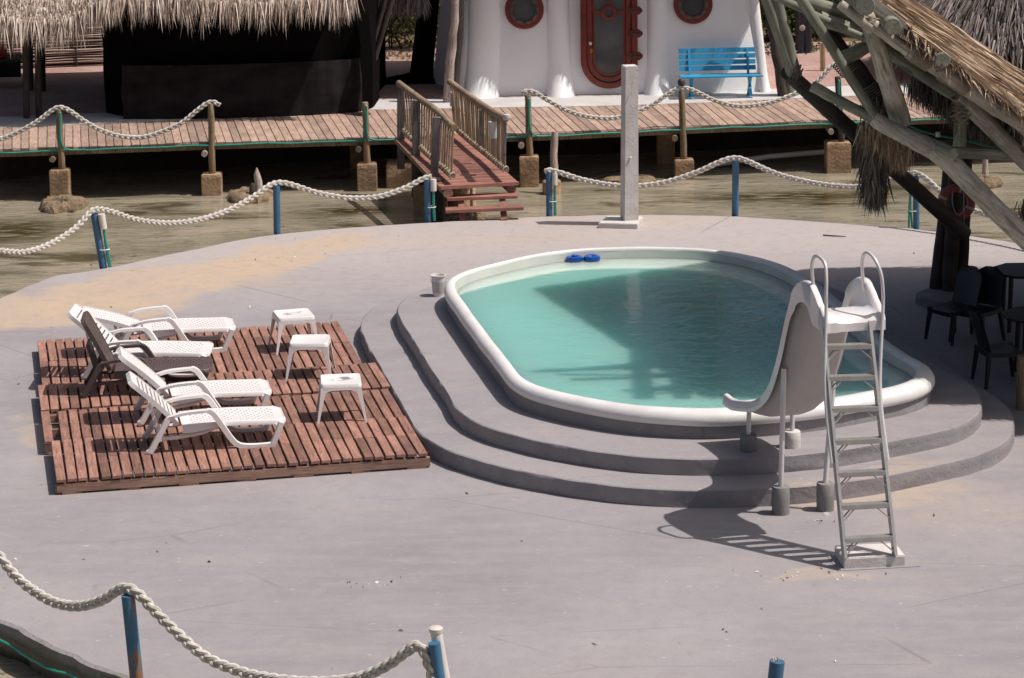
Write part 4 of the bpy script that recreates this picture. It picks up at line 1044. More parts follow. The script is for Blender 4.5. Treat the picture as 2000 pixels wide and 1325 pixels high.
rock('coral_rock', 122, 405, .36, .5, .13, 'flat coral rock in the water under the leftmost pier', seed=3)
rock('coral_rock', 490, 388, .38, .45, .12, 'round coral rock carrying two driftwood stumps', seed=8)
rock('coral_rock', 1232, 353, .42, .3, .06, 'low coral rock in the water behind the concrete post', seed=12)
rock('coral_rock', 905, 431, .34, .25, .10, 'coral rock in the water below the gangway steps', seed=5)
rock('coral_rock', 1925, 362, .24, .3, .13, 'coral rock at the right under the boardwalk', seed=6)
g = G(505, 376, -.22); P('driftwood_stump', MB().tube([g, g+Vector((0, 0, .18)), g+Vector((-.02, 0, .30)), g+Vector((-.02, 0, .40))], [.075, .065, .05, .008], 9), 'palepole', smooth=True, label='pointed pale driftwood stump on the coral rock', cat='stump')
g = G(494, 377, -.22)+Vector((0, 0, 0)); P('driftwood_stump', MB().tube([g, g+Vector((0, 0, .1)), g+Vector((.01, 0, .16))], [.06, .055, .03], 8), 'bark', smooth=True, label='short broken stump beside the pointed one', cat='stump')
a, b_ = D(1395, 322, 45.6), D(1610, 297, 46.0); P('pvc_drain_pipe', MB().tube([a, a.lerp(b_, .5)+Vector((0, 0, .03)), b_], .045, 10), 'pvc', smooth=True, label='white drain pipe slanting down beneath the boardwalk', cat='pipe')
a, b_ = D(1925, 350, 44.5), D(1923, 292, 44.5); P('pale_stake', MB().log(a, b_, .055, .04, 8, 3), 'palepole', smooth=True, label='pale pointed stake standing on the right coral rock', cat='stake')
a, b_ = D(1078, 395, 43.6), D(1084, 258, 43.7); P('mooring_pole', MB().log(a, b_, .065, .055, 10, 6, .15), 'palepole', smooth=True, label='peeling pale pole in the water right of the gangway', cat='pole')
g = D(1078, 392, 43.6); P('pole_collar', MB().lathe([(.15, -.3), (.15, .2), (.13, .22)], (g.x, g.y, -.35), 16), 'pier', smooth=True, label='round concrete collar in the water under the pale pole', cat='pier')

# ================================================================= GANGWAY
gw = T('gangway', 'red planked gangway with bamboo railings down to the pool deck', 'footbridge', G(930, 365, .4))
fl, frr = G(862, 365, .47), G(1012, 356, .47)
bl, brr = G(775, 272, .56), G(905, 262, .56)
# keep the edges parallel in plan: far corners follow the near width
nP = 36; frv = (frr-fl)
for i in range(nP):
    t0, t1 = i/nP, (i+.94)/nP
    a0, a1, b0, b1 = fl.lerp(bl, t0), fl.lerp(bl, t1), frr.lerp(brr, t0), frr.lerp(brr, t1)
    c = (a0+b0+a1+b1)/4; dz = (.006 if (i//9) % 2 else 0)
    mb = MB()
    for z_ in (-.03, 0): mb.v += [tuple(p-c+Vector((0, 0, z_+dz))) for p in (a0, b0, b1, a1)]
    mb.f = [(3, 2, 1, 0), (4, 5, 6, 7)]+[(j, (j+1) % 4, 4+(j+1) % 4, 4+j) for j in range(4)]
    me = bpy.data.meshes.new('plank'); me.from_pydata(mb.v, [], mb.f); me.materials.append(M['ramp'])
    place('plank', me, gw, c-Vector(gw.location), (0, 0, 0))
for a, b_ in ((fl, bl), (frr, brr)):
    mb = MB(); o_ = Vector((.1 if a is fl else -.1, 0, -.10)); mb.log(a+o_, b_+o_, .075, .075, 10, 4, .03); P('stringer', mb, 'redbeam', gw, smooth=True)
mb = MB(); mb.beam(fl+Vector((-.01, -.02, -.015)), frr+Vector((.01, -.02, -.015)), .03, .05); P('end_board', mb, 'ramp', gw)
mb = MB(); mb.beam(fl+Vector((-.02, 0, -.03)), bl+Vector((-.02, 0, -.03)), .03, .07); P('side_board', mb, 'redbeam', gw)
# railings: pixel traces at the real depth of each side
def rail_side(top_px, bot_px, y0, y1, nb, posts):
    def pl_(pxs, t):
        n = len(pxs)-1; k = min(int(t*n), n-1); f = t*n-k; return (pxs[k][0]+(pxs[k+1][0]-pxs[k][0])*f, pxs[k][1]+(pxs[k+1][1]-pxs[k][1])*f)
    TP = [D(*p, y0+(y1-y0)*i/(len(top_px)-1)) for i, p in enumerate(top_px)]
    BP = [D(*p, y0+(y1-y0)*i/(len(bot_px)-1)) for i, p in enumerate(bot_px)]
    mb = MB(); mb.tube(catmull(TP, 4, False), .052, 12); P('handrail', mb, 'rail', gw, smooth=True)
    mb = MB(); mb.tube(catmull(BP, 4, False), .045, 10); br_ = P('bottom_rail', mb, 'rail', gw, smooth=True)
    wr = MB()
    L = (BP[-1]-BP[0]); nw = 46
    for k in range(nw):
        c = catmull(BP, 23, False)[int(k*(len(BP)-1)*23/nw)]; t = (BP[-1]-BP[0]).normalized()
        s1 = t.cross(Vector((0, 0, 1))).normalized(); s2 = s1.cross(t)
        wr.tube([c+(s1*math.cos(a)+s2*math.sin(a))*.047+t*.018*math.cos(a) for a in [2*math.pi*j/8 for j in range(8)]], .010, 4, closed=True)
    P('cord_wrapping', wr, 'cord', br_, kind='stuff')
    for i in range(nb):
        t = (i+.5)/nb; y = y0+(y1-y0)*t
        a = D(*pl_(bot_px, t), y); b_ = D(*pl_(top_px, t), y)
        b_.x = a.x+(b_.x-a.x)*1.0
        mb = MB(); mb.tube([a, a.lerp(b_, .5)+Vector((R.uniform(-.008, .008), 0, 0)), b_], [.017, .015, .016], 6); P('baluster', mb, 'cane', gw, smooth=True)
    return TP, BP
yF, yB = fl.y, bl.y
rail_side([(887, 250), (855, 218), (818, 192), (779, 163)], [(884, 344), (850, 313), (818, 284), (788, 254)], yF+.12, yB, 22, None)
rail_side([(988, 232), (955, 214), (915, 187), (878, 160)], [(988, 332), (955, 304), (920, 276), (886, 246)], yF+.25, yB+.2, 30, None)
for (tp_, bt_, yy) in (((783, 172), (783, 330), yB-.05), ((813, 196), (813, 372), yB-1.3), ((853, 229), (848, 345), yF+.75)):
    b0, b1 = D(*bt_, yy), D(*tp_, yy); PBEAM('grey_post', b0, b1, .12, .10, 'greybeam', gw, bev=.006)
for (tp_, bt_, yy) in (((987, 236), (986, 300), yF+.3), ((938, 215), (938, 285), yF+1.6)):
    b0, b1 = D(*bt_, yy), D(*tp_, yy); mb = MB(); mb.beam(b0, b1, .04, .04, (0, 1, 0)); P('thin_post', mb, 'greybeam', gw)
for (u_, v_) in ((990, 229),):
    g = D(u_, v_, yF+.25); P('rope_knot', MB().lathe([(0, -.05), (.05, -.04), (.065, 0), (.05, .04), (0, .05)], g, 12), 'rope', gw, smooth=True)
for (u_, v0_, v1_, yy, lab) in ((886, 180, 208, yB+.1, 'upper'), (963, 238, 270, yF+.75, 'lower')):
    a, b_ = D(u_, v1_, yy), D(u_, v0_, yy)
    P('bottle_lantern', MB().lathe([(.055, 0), (.06, .02), (.062, (b_-a).length-.03), (.07, (b_-a).length)], a, 16), 'clear', smooth=True, label='pale plastic lantern hung on the %s end of the right gangway railing' % lab, cat='lantern', group='lanterns on the gangway railing')
# piers below the gangway
for (u_, v_, w, h_, lb) in ((850, 425, .26, .55, 'big dark block beside the gangway steps'), (800, 370, .3, .5, 'dark block in the water under the upper gangway')):
    g = G(u_, v_, -.35); o = P('concrete_block', MB().box((g.x-.08, g.y+.35, -.35+h_/2-.1), (w*2, .5, h_)), 'pier', label=lb, cat='pier', bev=.02)
for (u_, v1_, v0_, yy) in ((852, 425, 350, yF+.4), (817, 360, 310, yF+2.2)):
    a, b_ = D(u_, v1_, yy), D(u_, v0_, yy); mb = MB(); mb.log(a-Vector((0, 0, .2)), b_, .11, .11, 10, 3, .03); P('support_log', mb, 'darkpole', gw, smooth=True)
g = G(898, 425, -.35); P('round_pier', MB().lathe([(.24, -.2), (.24, .32), (.22, .35), (0, .36)], (g.x, g.y+.9, -.35), 20), 'pier', smooth=True, label='round concrete pier behind the gangway steps', cat='pier')
# steps
stp = T('timber_steps', 'two open red timber treads between deck edge and gangway', 'steps', G(940, 430))
for (l_, r_, dy) in (((873, 387), (1010, 382), .10), ((870, 411), (1022, 405), -.14)):
    base_y = fl.y-.0+dy; a, b_ = D(*l_, base_y), D(*r_, base_y+.05); mb = MB(); mb.beam(a, b_, .26, .045); P('tread', mb, 'ramp', stp, bev=.005)
for (u0, u1) in (((893), 904), (978, 985)):
    a, b_ = G(u1, 432, -.01), D(u1-4, 388, fl.y+.1); mb = MB(); mb.beam(a, b_, .09, .07, (0, 1, 0)); P('leg', mb, 'ramp', stp)
a, b_ = G(921, 428, -.1), D(920, 368, fl.y+.05); P('pvc_riser_pipe', MB().tube([a+Vector((0, .25, 0)), b_+Vector((0, .2, 0))], .022, 8), 'pvc', smooth=True, label='thin white pipe rising behind the timber steps', cat='pipe')

# ================================================================= WHITE HOUSE
FY = 48.3
house = T('white_house', 'white rendered house with rounded ribs, round windows and red oval door', 'house', Vector((1.8, FY, .5)))
def X_(u, v, y): return D(u, v, y).x
# body: loft of outlines, narrowing and leaning back with height
mb = MB(); rows = []
for (z_, xl, xr, fy) in ((.45, -1.15, 4.62, FY), (1.4, -1.02, 4.42, FY+.10), (2.4, -.88, 4.22, FY+.22), (3.92, -.6, 3.9, FY+.42)):
    rows.append([Vector((xl-.25, fy+3.5, z_)), Vector((xl-.1, fy+1.2, z_)), Vector((xl+.06, fy+.12, z_)), Vector((xl+.2, fy, z_)), Vector((.8, fy-.0, z_)), Vector((2.6, fy, z_)), Vector((xr-.2, fy, z_)), Vector((xr-.05, fy+.1, z_)), Vector((xr, fy+1.2, z_)), Vector((xr, fy+3.5, z_))])
mb.quadgrid(rows); P('wall', mb, 'wallwhite', house, smooth=True, auto=60)
def rib(xc, w0, w1, d0, lean=0.0, top=3.9):
    mb = MB(); rows = []
    for i in range(13):
        t = i/12; z_ = .45+(top-.45)*t**1.3; fl_ = max(0, 1-(z_-.45)/.55)
        w = w1+(w0-w1)*fl_**1.5; dd = d0*(.45+.75*fl_**1.4); fy = FY+.04+.115*(z_-.5)
        rows.append([Vector((xc+lean*(z_-.45)+math.cos(a)*w, fy-math.sin(a)*dd, z_)) for a in [math.pi*k/10 for k in range(11)]])
    mb.quadgrid(rows); P('rib', mb, 'wallwhite', house, smooth=True, auto=80)
rib(X_(940, 190, FY)+.0, .34, .30, .32, .06); rib(X_(1095, 190, FY), .27, .21, .34, -.015); rib(X_(1285, 190, FY), .27, .20, .32, .015)
rib(X_(1497, 180, FY)-.03, .10, .09, .12, -.10)
def ring(mb, c, ra, rb, y0, y1, zr=1.0, n=40, tall=0.0):
    """annulus prism in the XZ plane, stadium when tall>0"""
    def pt(r, a):
        z = r*math.sin(a); z += tall if math.sin(a) > 0 else -tall
        return (c[0]+r*math.cos(a), z+c[1])
    rows = []
    for (r, y) in ((ra, y1), (ra, y0), ((ra*.3+rb*.7), y0-.004), (rb, y0+.004), (rb, y1)):
        row = []
        for k in range(n):
            a = 2*math.pi*k/n+1e-4; x, z = pt(r, a); row.append(Vector((x, y, z)))
        rows.append(row)
    mb.quadgrid(rows, True)
def disc(mb, c, r, y, n=40, tall=0.0):
    mb.v = [(c[0]+r*math.cos(2*math.pi*k/n+1e-4), y, c[1]+r*math.sin(2*math.pi*k/n+1e-4)+(tall if math.sin(2*math.pi*k/n+1e-4) > 0 else -tall)) for k in range(n)]; mb.f = [tuple(range(n))]
for (u_, v_, lb) in ((1024, 18, 'left'), (1353, 8, 'right')):
    fy = FY+.2; c3 = D(u_, v_, fy); c = (c3.x, c3.z); fy = FY+.115*(c3.z-.5)-.03
    mb = MB(); ring(mb, c, .245, .345, fy-.05, fy+.2); w_ = P('round_window', mb, 'redring', house, smooth=True)
    mb = MB(); ring(mb, c, .205, .262, fy-.075, fy+.15); P('bronze_frame', mb, 'bronze', w_, smooth=True)
    mb = MB()
    for k in range(10): mb.box((c[0]+.232*math.cos(k*.628+.3), fy-.082, c[1]+.232*math.sin(k*.628+.3)), (.035, .02, .035))
    P('bolts', mb, 'iron', w_)
    mb = MB(); disc(mb, c, .22, fy-.03); P('pane', mb, 'glass', w_)
dl, dr = X_(1134, 100, FY), X_(1246, 100, FY); dc = (dl+dr)/2; rw = (dr-dl)/2
zb = D(1190, 174, FY-.05).z; tall = (2.05-rw*2)/2; c = (dc, zb+rw+tall); fy = FY+.02
ddoor = P('door', (lambda m_: (ring(m_, c, rw*.80, rw, fy-.06, fy+.4, tall=tall), m_)[1])(MB()), 'door', house, smooth=True)
mb = MB(); ring(mb, c, rw*.60, rw*.79, fy-.02, fy+.3, tall=tall*1.0); P('door_leaf', mb, 'door', ddoor, smooth=True)
mb = MB(); ring(mb, c, rw*.50, rw*.59, fy+.0, fy+.25, tall=tall*1.0); P('glazing_bead', mb, 'door', ddoor, smooth=True)
mb = MB(); disc(mb, c, rw*.55, fy+.008, tall=tall); P('pane', mb, 'glass', ddoor)
mb = MB(); disc(mb, c, rw*.97, fy+.015, tall=tall); P('door_panel', mb, 'door', ddoor)
cz = D(1186, 25, FY).z
mb = MB(); ring(mb, (dc, cz), .075, .135, fy-.03, fy+.06); mb.box((dc, fy+.005, cz-.0+.0), (.0001, .0001, .0001)); P('inner_ring', mb, 'door', ddoor, smooth=True)
mb = MB(); mb.box((dc-.19, fy+.01, cz), (.14, .05, .06)); mb.box((dc+.19, fy+.01, cz), (.14, .05, .06)); mb.box((dc, fy+.01, cz+.22), (.06, .05, .2)); P('mullion', mb, 'door', ddoor)
for v_ in (22, 67, 111):
    z_ = D(1230, v_, FY-.1).z; mb = MB()
    mb.prism([(dr-.12, z_-.045), (dr-.12, z_+.045), (dr+.02, z_+.075), (dr+.085, z_+.02), (dr+.085, z_-.02), (dr+.02, z_-.075)], fy-.085, fy-.02, lambda x, y, z: (x, z, y)); hg = P('hinge', mb, 'door', ddoor, bev=.004)
    mb = MB(); mb.box((dr-.03, fy-.10, z_), (.20, .03, .022)); mb.box((dr-.13, fy-.10, z_), (.03, .03, .12)); P('hinge_strap', mb, 'iron', hg)
g = D(1153, 85, fy-.08); mb = MB(); mb.lathe([(.03, -.01), (.03, .01), (.015, .02), (0, .022)], g, 12, Matrix.Rotation(rad(90), 3, 'X')); P('lock', mb, 'steel', ddoor, smooth=True)
g = D(1155, 100, fy-.09); mb = MB(); mb.box(g, (.045, .03, .085)); P('padlock', mb, 'brass', ddoor, bev=.006)

# bench
b0, b1 = G(1343, 190, .5), G(1466, 187, .5); dvec = (b1-b0).normalized(); bz = math.atan2(dvec.y, dvec.x)
bench = T('garden_bench', 'bright blue slatted bench against the white house', 'bench', (b0+b1)/2+Vector((0, -.12, 0)), bz)
for k, z_ in enumerate((.52, .63, .74, .85)):
    P('back_slat', MB().box((0, .28+(z_-.5)*.25, z_), (1.42, .022, .088), Matrix.Rotation(rad(-12), 3, 'X')), 'benchblue', bench, local=True)
for k, y_ in enumerate((-.14, -.02, .10, .22)):
    P('seat_slat', MB().box((.03, y_, .42-.005*k), (1.50, .10, .025)), 'benchblue', bench, local=True)
for sx in (-.52, .56):
    mb = MB(); mb.beam((sx, -.15, 0), (sx, .14, .41), .05, .045); mb.beam((sx+.001, .24, 0), (sx+.001, -.1, .41), .048, .045); mb.beam((sx, .2, .38), (sx, .36, .88), .045, .04); mb.beam((sx, -.16, .395), (sx, .26, .395), .044, .03); P('leg', mb, 'benchblue', bench, local=True)
bench.scale = (.95, .95, .92)
# poles beside the house
for (a_, b2, y_, r_, m_, lb) in (((874, 206), (893, -40), FY-.6, .085, 'palepole', 'crooked grey driftwood pole leaning at the left of the white house'),
                                 ((886, 165), (900, -60), FY-.25, .10, 'darkpole', 'dark pole just behind the driftwood pole'),
                                 ((1530, 186), (1488, -60), FY-.5, .09, 'darkpole', 'dark leaning pole at the right corner of the white house'),
                                 ((1545, 188), (1518, -20), FY-.4, .085, 'greenpole', 'grey-brown pole leaning right beside the dark one')):
    a, b = D(*a_, y_), D(*b2, y_); a.z = .48
    PLOG('leaning_pole', a, b, r_, r_*.85, m_, wob=.16, seed=3, label=lb, cat='pole')
# left annex of the house, in shade
mb = MB(); mb.quadgrid([[D(842, 203, FY+1.6), D(900, 206, FY+.7)], [D(868, -80, FY+1.9), D(925, -80, FY+.9)]]); P('annex_wall', mb, 'wallwhite', house)
mb = MB(); mb.quadgrid([[D(800, 145, FY+3), D(845, 150, FY+2.2)], [D(830, -90, FY+3), D(866, -90, FY+2.2)]])
a = D(825, 150, FY+2.6); 
P('net_drape', mb, 'net', label='black shade net hanging left of the white house', cat='net')
# roof over the house (above the frame, seen in reflections and shading the facade)
def thatch_fringe(mb, line, L, w, n, dirv=(0, -.12, -1), spread=.18, rr=R, depth=.25, layers=3):
    for k in range(n):
        t = rr.random(); i = t*(len(line)-1); j = min(int(i), len(line)-2); p = line[j].lerp(line[j+1], i-j)
        o_ = Vector((0, rr.uniform(-depth, depth)*.5, rr.uniform(0, .12)))
        clump = mnoise.noise(Vector((t*38, 0, 1.7)))
        mb.blade(p+o_, (dirv[0]+rr.gauss(0, spread)+clump*.25, dirv[1]+rr.gauss(0, spread*.6), dirv[2]), L*(.75+.35*clump+rr.uniform(-.25, .3)), w*rr.uniform(.6, 1.5), .1, rr)
mb = MB()
for k in range(0):
    a = R.uniform(math.pi*.95, math.pi*2.05); t = R.random(); r_ = 1.2+2.9*t; z_ = 8.4-3.6*t
    mb.blade((1.8+math.cos(a)*r_*1.05, FY+1.6+math.sin(a)*r_*.72, z_), (math.cos(a), math.sin(a)*.8, -1.1), .6, .05, .2)
mb = MB(); mb.prism([(-1.1, FY+.2), (4.4, FY+.2), (4.4, FY+4), (-1.1, FY+4)], 3.9, 4.1); P('flat_roof', mb, 'wallwhite', house, bev=.03)
mb = MB(); mb.prism([(-1.9, FY-.36), (5.3, FY-.36), (5.3, FY+4.2), (-1.9, FY+4.2)], 3.78, 3.88); P('shade_eave_mat', mb, 'underthatch', house)  # unseen overhang added above the frame, its projection set to shade the facade
mb = MB(); rr = random.Random(77)
for k in range(3000): mb.blade((rr.uniform(-2, 5.4), FY-.3+rr.uniform(-.05, .4), 3.85+rr.uniform(0, .15)), (rr.gauss(0, .15), -.8, -.5), rr.uniform(.1, .3), .02, .3, rr)
P('shade_eave_thatch', mb, 'straw', house, kind='stuff')

# ================================================================= BLACK NET HUT (left)
hut = T('net_hut', 'thatched hut closed with black shade net, left of the gangway', 'hut', G(470, 226, .5))
def netwall(pts, z1, m, name, amp=.03):
    mb = MB(); fine = resample(catmull(pts, 6, False), 70, False); rows = []
    for i in range(9):
        t = i/8; row = []
        for k, p in enumerate(fine):
            q = p.copy(); q.z = p.z+(z1-p.z)*t; q.y += mnoise.noise(Vector((k*.35, t*1.2, 2)))*amp+.03*t; q.x += mnoise.noise(Vector((k*.15, t*3.0, 7)))*amp; row.append(q)
        rows.append(row)
    mb.quadgrid(rows); return P(name, mb, m, hut, smooth=True)
netwall([G(205, 205, .5)+Vector((0, 2.5, 0)), G(205, 212, .5), G(225, 224, .5), G(300, 229, .5), G(500, 225, .5), G(650, 219, .5), G(728, 212, .5), G(735, 190, .5)+Vector((.05, .5, 0)), G(742, 180, .5)+Vector((0, 2, 0))], 3.4, 'net', 'net_wall', .10)
sp_ = [G(245, 227, .505)+Vector((0, -.30, 0)), G(400, 226, .505)+Vector((0, -.32, 0)), G(560, 221, .505)+Vector((0, -.32, 0)), G(690, 214, .505)+Vector((0, -.31, 0)), G(712, 208, .505)+Vector((0, -.2, 0))]
netwall(sp_, 1.42, 'screen', 'lower_screen', .05)
mb = MB(); a, b_, c_ = G(722, 214, .51)+Vector((0, -.12, 0)), G(740, 200, .51), D(726, 20, 46.2)
mb.quadgrid([[D(700, 30, 46.9), D(720, 25, 46.9), D(728, 30, 46.95)], [D(706, 120, 46.6), D(728, 110, 46.6), D(735, 115, 46.8)], [D(708, 212, 46.3), D(728, 208, 46.25), D(742, 190, 46.6)]]); P('net_corner', mb, 'net', hut, smooth=True)
# roof
eave_px = [(-120, 60), (0, 55), (60, 62), (110, 66), (150, 50), (200, 28), (260, 22), (330, 22), (400, 30), (470, 36), (560, 32), (640, 26), (690, 14)]
eave = [D(u_, v_-(24 if u_ > 170 else 16), 45.9+(.1 if u_ > 200 else -.1)) for u_, v_ in eave_px]
mb = MB(); rr = random.Random(3)
for k in range(26000):
    t = rr.random(); i = t*(len(eave)-1); j = min(int(i), len(eave)-2); p = eave[j].lerp(eave[j+1], i-j)
    up = rr.random()**1.2*1.9; c = mnoise.noise(Vector((t*60, up*2, 1.1)))
    q = p+Vector((0, up*.95+rr.uniform(-.05, .05), up*.75+.04))
    mb.blade(q, (rr.gauss(0, .16)+c*.35, -.55+rr.gauss(0, .12), -1.0), rr.uniform(.20, .46)*(1+.8*c), rr.uniform(.009, .026), .5, rr)
P('thatch', mb, 'straw', hut, kind='stuff')
mb = MB(); mb.quadgrid([[p+Vector((0, .12, -.10)) for p in eave], [p+Vector((0, 3.2, 2.2)) for p in eave]]); mb.quadgrid([[p+Vector((0, 3.2, 2.2)) for p in eave], [p+Vector((0, 6.0, -.10)) for p in eave]]); P('roof_mat', mb, 'underthatch', hut)
for (u_, v_, vt) in ((52, 231, 40), (76, 230, 40)):
    a = G(u_, v_, .5); b_ = D(u_-4, vt-60, a.y); P('corner_post', MB().log(a, b_, .055, .055, 10, 4, .04), 'darkpole', hut, smooth=True)
for (u_, v_, vt) in ((60, 176, 30), (84, 178, 30)):
    a = G(u_, v_, .5); b_ = D(u_-3, vt-60, a.y); P('corner_post', MB().log(a, b_, .055, .055, 10, 4, .04), 'darkpole', hut, smooth=True)
# things at far left under the hut
g = G(0, 175, .5); tt = T('work_table', 'dark table at the left edge under the hut roof', 'table', g)
P('table_top', MB().box((g.x-.3, g.y+.4, 1.02), (1.4, .8, .05)), 'darktable', tt); P('table_cloth', MB().box((g.x-.3, g.y+.02, .86), (1.38, .02, .28)), 'screen', tt)
for sx in (-.9, .3): P('leg', MB().box((g.x-.3+sx*.7, g.y+.1, .75), (.06, .06, .5)), 'darkpole', tt)
g = D(-2, 122, g.y+.3); P('orange_buoy', MB().lathe([(0, 0), (.12, .01), (.16, .08), (.155, .13), (.16, .16), (.13, .24), (.05, .28), (0, .285)], (g.x, g.y, 1.045), 20), 'orange', smooth=True, label='orange plastic drum cut off by the left edge', cat='drum')
# split cane fence
fa, fb = D(-160, 133, 52.2), D(212, 128, 52.8)
fnc = T('cane_fence', 'horizontal split cane fence behind the hut at left', 'fence', fa)
mb = MB(); rr = random.Random(5)
for i in range(52):
    z_ = .52+i*.045
    for s_ in range(3):
        t0, t1 = s_/3, (s_+1)/3; a = fa.lerp(fb, t0); b_ = fa.lerp(fb, t1); a.z = z_+rr.uniform(-.02, .02); b_.z = z_+rr.uniform(-.02, .02); n0 = len(mb.v)
        mb.tube([a, a.lerp(b_, .5)+Vector((0, rr.uniform(-.02, .02), rr.uniform(-.015, .015))), b_], rr.uniform(.010, .019), 5, cap=False); mb.c += [rr.random()]*(len(mb.v)-n0)
P('canes', mb, 'bamboo', fnc, kind='stuff')
for k in range(7):
    p = fa.lerp(fb, k/6); P('stake', MB().tube([Vector((p.x, p.y-.03, .5)), Vector((p.x, p.y-.03, 2.9))], .012, 6), 'darkpole', fnc)
mb = MB(); mb.quadgrid([[Vector((fa.x, fa.y+.06, .49)), Vector((fb.x, fb.y+.06, .49))], [Vector((fa.x, fa.y+.06, 2.9)), Vector((fb.x, fb.y+.06, 2.9))]]); P('backing', mb, 'underthatch', fnc)
# poles + net heap between hut and house
for (a_, b2, lb) in (((722, 108), (757, -20), 'left'), ((728, 112), (772, -20), 'right')):
    a, b_ = D(*a_, 47.5), D(*b2, 47.5); a.z -= .0
    P('dark_prop_pole', MB().log(D(a_[0]-14, a_[1]+60, 47.5), b_, .05, .05, 10, 5, .05), 'darkpole', smooth=True, label='dark slanting pole beside the net hut, %s of the pair' % lb, cat='pole', group='slanting poles beside the net hut')
mb = MB(); g = G(790, 160, .5); rows = []
for i in range(16):
    t = i/15; rows.append([Vector((g.x-.62+1.5*t, g.y-.3+.5*s_/7, .5+.16*math.sin(math.pi*s_/7)*math.sin(math.pi*t)*(1+.8*mnoise.noise(Vector((t*7, s_*.8, 4)))))) for s_ in range(8)])
mb.quadgrid(rows); P('net_heap', mb, 'net', smooth=True, label='heap of black netting on the ground beside the net hut', cat='net')
mb = MB(); rr = random.Random(9)
ln = [D(745, -6, 48.5), D(790, -4, 48.5), D(832, -2, 48.5)]
for k in range(1500):
    t = rr.random()*2; j = min(int(t), 1); p = ln[j].lerp(ln[j+1], t-j)
    mb.blade(p+Vector((0, rr.uniform(-.2, .3), rr.uniform(0, .2))), (rr.gauss(0, .2), -.3, -1), rr.uniform(.15, .4), .02, .3, rr)
P('thatch_scrap', mb, 'straw_grey', label='small thatched eave showing above the green bush', cat='thatch', kind='stuff')

# ================================================================= VEGETATION
def shrub(name, label, cat, c, rx, ry, rz, n, leaf, group, seed, trunk=None):
    rr = random.Random(seed); o = T(name, label, cat, Vector((c[0], c[1], .5)), group=group); mb = MB()
    cl = [(Vector((rr.uniform(-1, 1)*rx, rr.uniform(-1, 1)*ry, rr.uniform(-1, 1)*rz)), rr.uniform(.25, .5)) for _ in range(26)]
    for k in range(n):
        q, s_ = rr.choice(cl); d = Vector((rr.gauss(0, 1), rr.gauss(0, 1), rr.gauss(0, 1))).normalized()*s_*rr.uniform(.5, 1)
        p = Vector(c)+q+d
        if p.z < .52: continue
        mb.leaf(p, leaf*rr.uniform(.6, 1.3), rr)
    P('foliage' if trunk is None else 'crown', mb, 'leaf', o, kind='stuff')
    mb = MB()
    if trunk:
        mb.log((c[0], c[1], .45), (c[0]+.1, c[1], c[2]-.2), .14, .09, 10, 6, .1, seed)
        for k in range(4):
            a = rr.uniform(0, 6.28); mb.log((c[0]+.05, c[1], c[2]-rz*.6), (c[0]+math.cos(a)*rx*.6, c[1]+math.sin(a)*ry*.6, c[2]+rz*.4), .06, .02, 7, 4, .1, k)
        P('trunk', mb, 'bark', o, smooth=True)
    else:
        for k in range(9): mb.log((c[0]+rr.uniform(-.6, .6)*rx, c[1]+rr.uniform(-.3, .3), .45), (c[0]+rr.uniform(-1, 1)*rx, c[1]+rr.uniform(-.3, .3), c[2]+rz*.6), .02, .01, 5, 4, .3, k)
        P('stems', mb, 'bark', o, smooth=True)
    return o
gB = 'bushes behind the brick paving'
shrub('leafy_bush', 'sunlit green bush seen between net hut and white house', 'bush', (-2.3, 54.4, 1.5), 1.1, .5, .9, 7000, .09, gB, 11)
shrub('leafy_bush', 'bush to the left behind the cane fence', 'bush', (-4.6, 55.4, 1.6), 1.4, .5, .9, 3500, .09, gB, 12)
shrub('leafy_bush', 'dark bush with yellow leaves right of the white house', 'bush', (5.9, 55.0, 1.45), .8, .5, .7, 6000, .10, gB, 13)
shrub('leafy_bush', 'green bush behind the palapa roof, next to the old thatch', 'bush', (8.0, 55.5, 1.4), 1.1, .5, .9, 5500, .10, gB, 14)
def big_tree(label, x, y, zc, rx, rz, n, seed):
    shrub('broadleaf_tree', label, 'tree', (x, y, zc), rx, 1.6, rz, n, .20, 'tall trees behind the houses', seed, trunk=True)
big_tree('tall tree rising behind the white house door', 2.6, 58, 5.6, 1.9, 1.6, 9000, 20)
big_tree('tall tree behind the right corner of the white house', 5.4, 58.5, 5.9, 2.2, 2.2, 11000, 21)
big_tree('tall tree behind the palapa roof', 8.6, 58, 5.8, 2.2, 2.0, 10000, 22)
big_tree('low tree behind the cane fence at far left', -9, 60, 3.4, 1.9, 1.3, 6000, 23)
for k, (u_, v_, w) in enumerate(((1840, 45, .035), (1852, 44, .03), (1818, 42, .04), (1862, 40, .03), (1829, 44, .022))):
    a = D(u_, v_+10, 54.6); P('bare_stem', MB().log(Vector((a.x, a.y, .49)), Vector((a.x+R.uniform(-.15, .15), a.y, 3)), w, w*.8, 7, 6, .3, k), 'bark', smooth=True, label=['bare upright stem in the hedge, third of five from the old thatch', 'bare stem in the hedge, second from the old thatch', 'leftmost bare stem in the hedge behind the palapa', 'bare stem in the hedge right beside the old thatch', 'thin bare stem in the hedge, second from the left'][k], cat='stem', group='bare stems in the hedge')
mb = MB(); rr = random.Random(31)
for k in range(9000): mb.leaf((rr.uniform(-14, 16), 56.5+rr.uniform(-.3, .6), .5+rr.random()**.8*2.4), .12*rr.uniform(.6, 1.3), rr)
P('hedge_foliage', mb, 'leaf', kind='stuff', label='dense green undergrowth behind the houses', cat='undergrowth')
mb = MB(); mb.quadgrid([[Vector((-20, 57.4, .3)), Vector((22, 57.4, .3))], [Vector((-20, 57.4, 3.4)), Vector((22, 57.4, 3.4))]]); P('hedge_core', mb, 'earth', kind='structure')
mb = MB(); rr = random.Random(32)
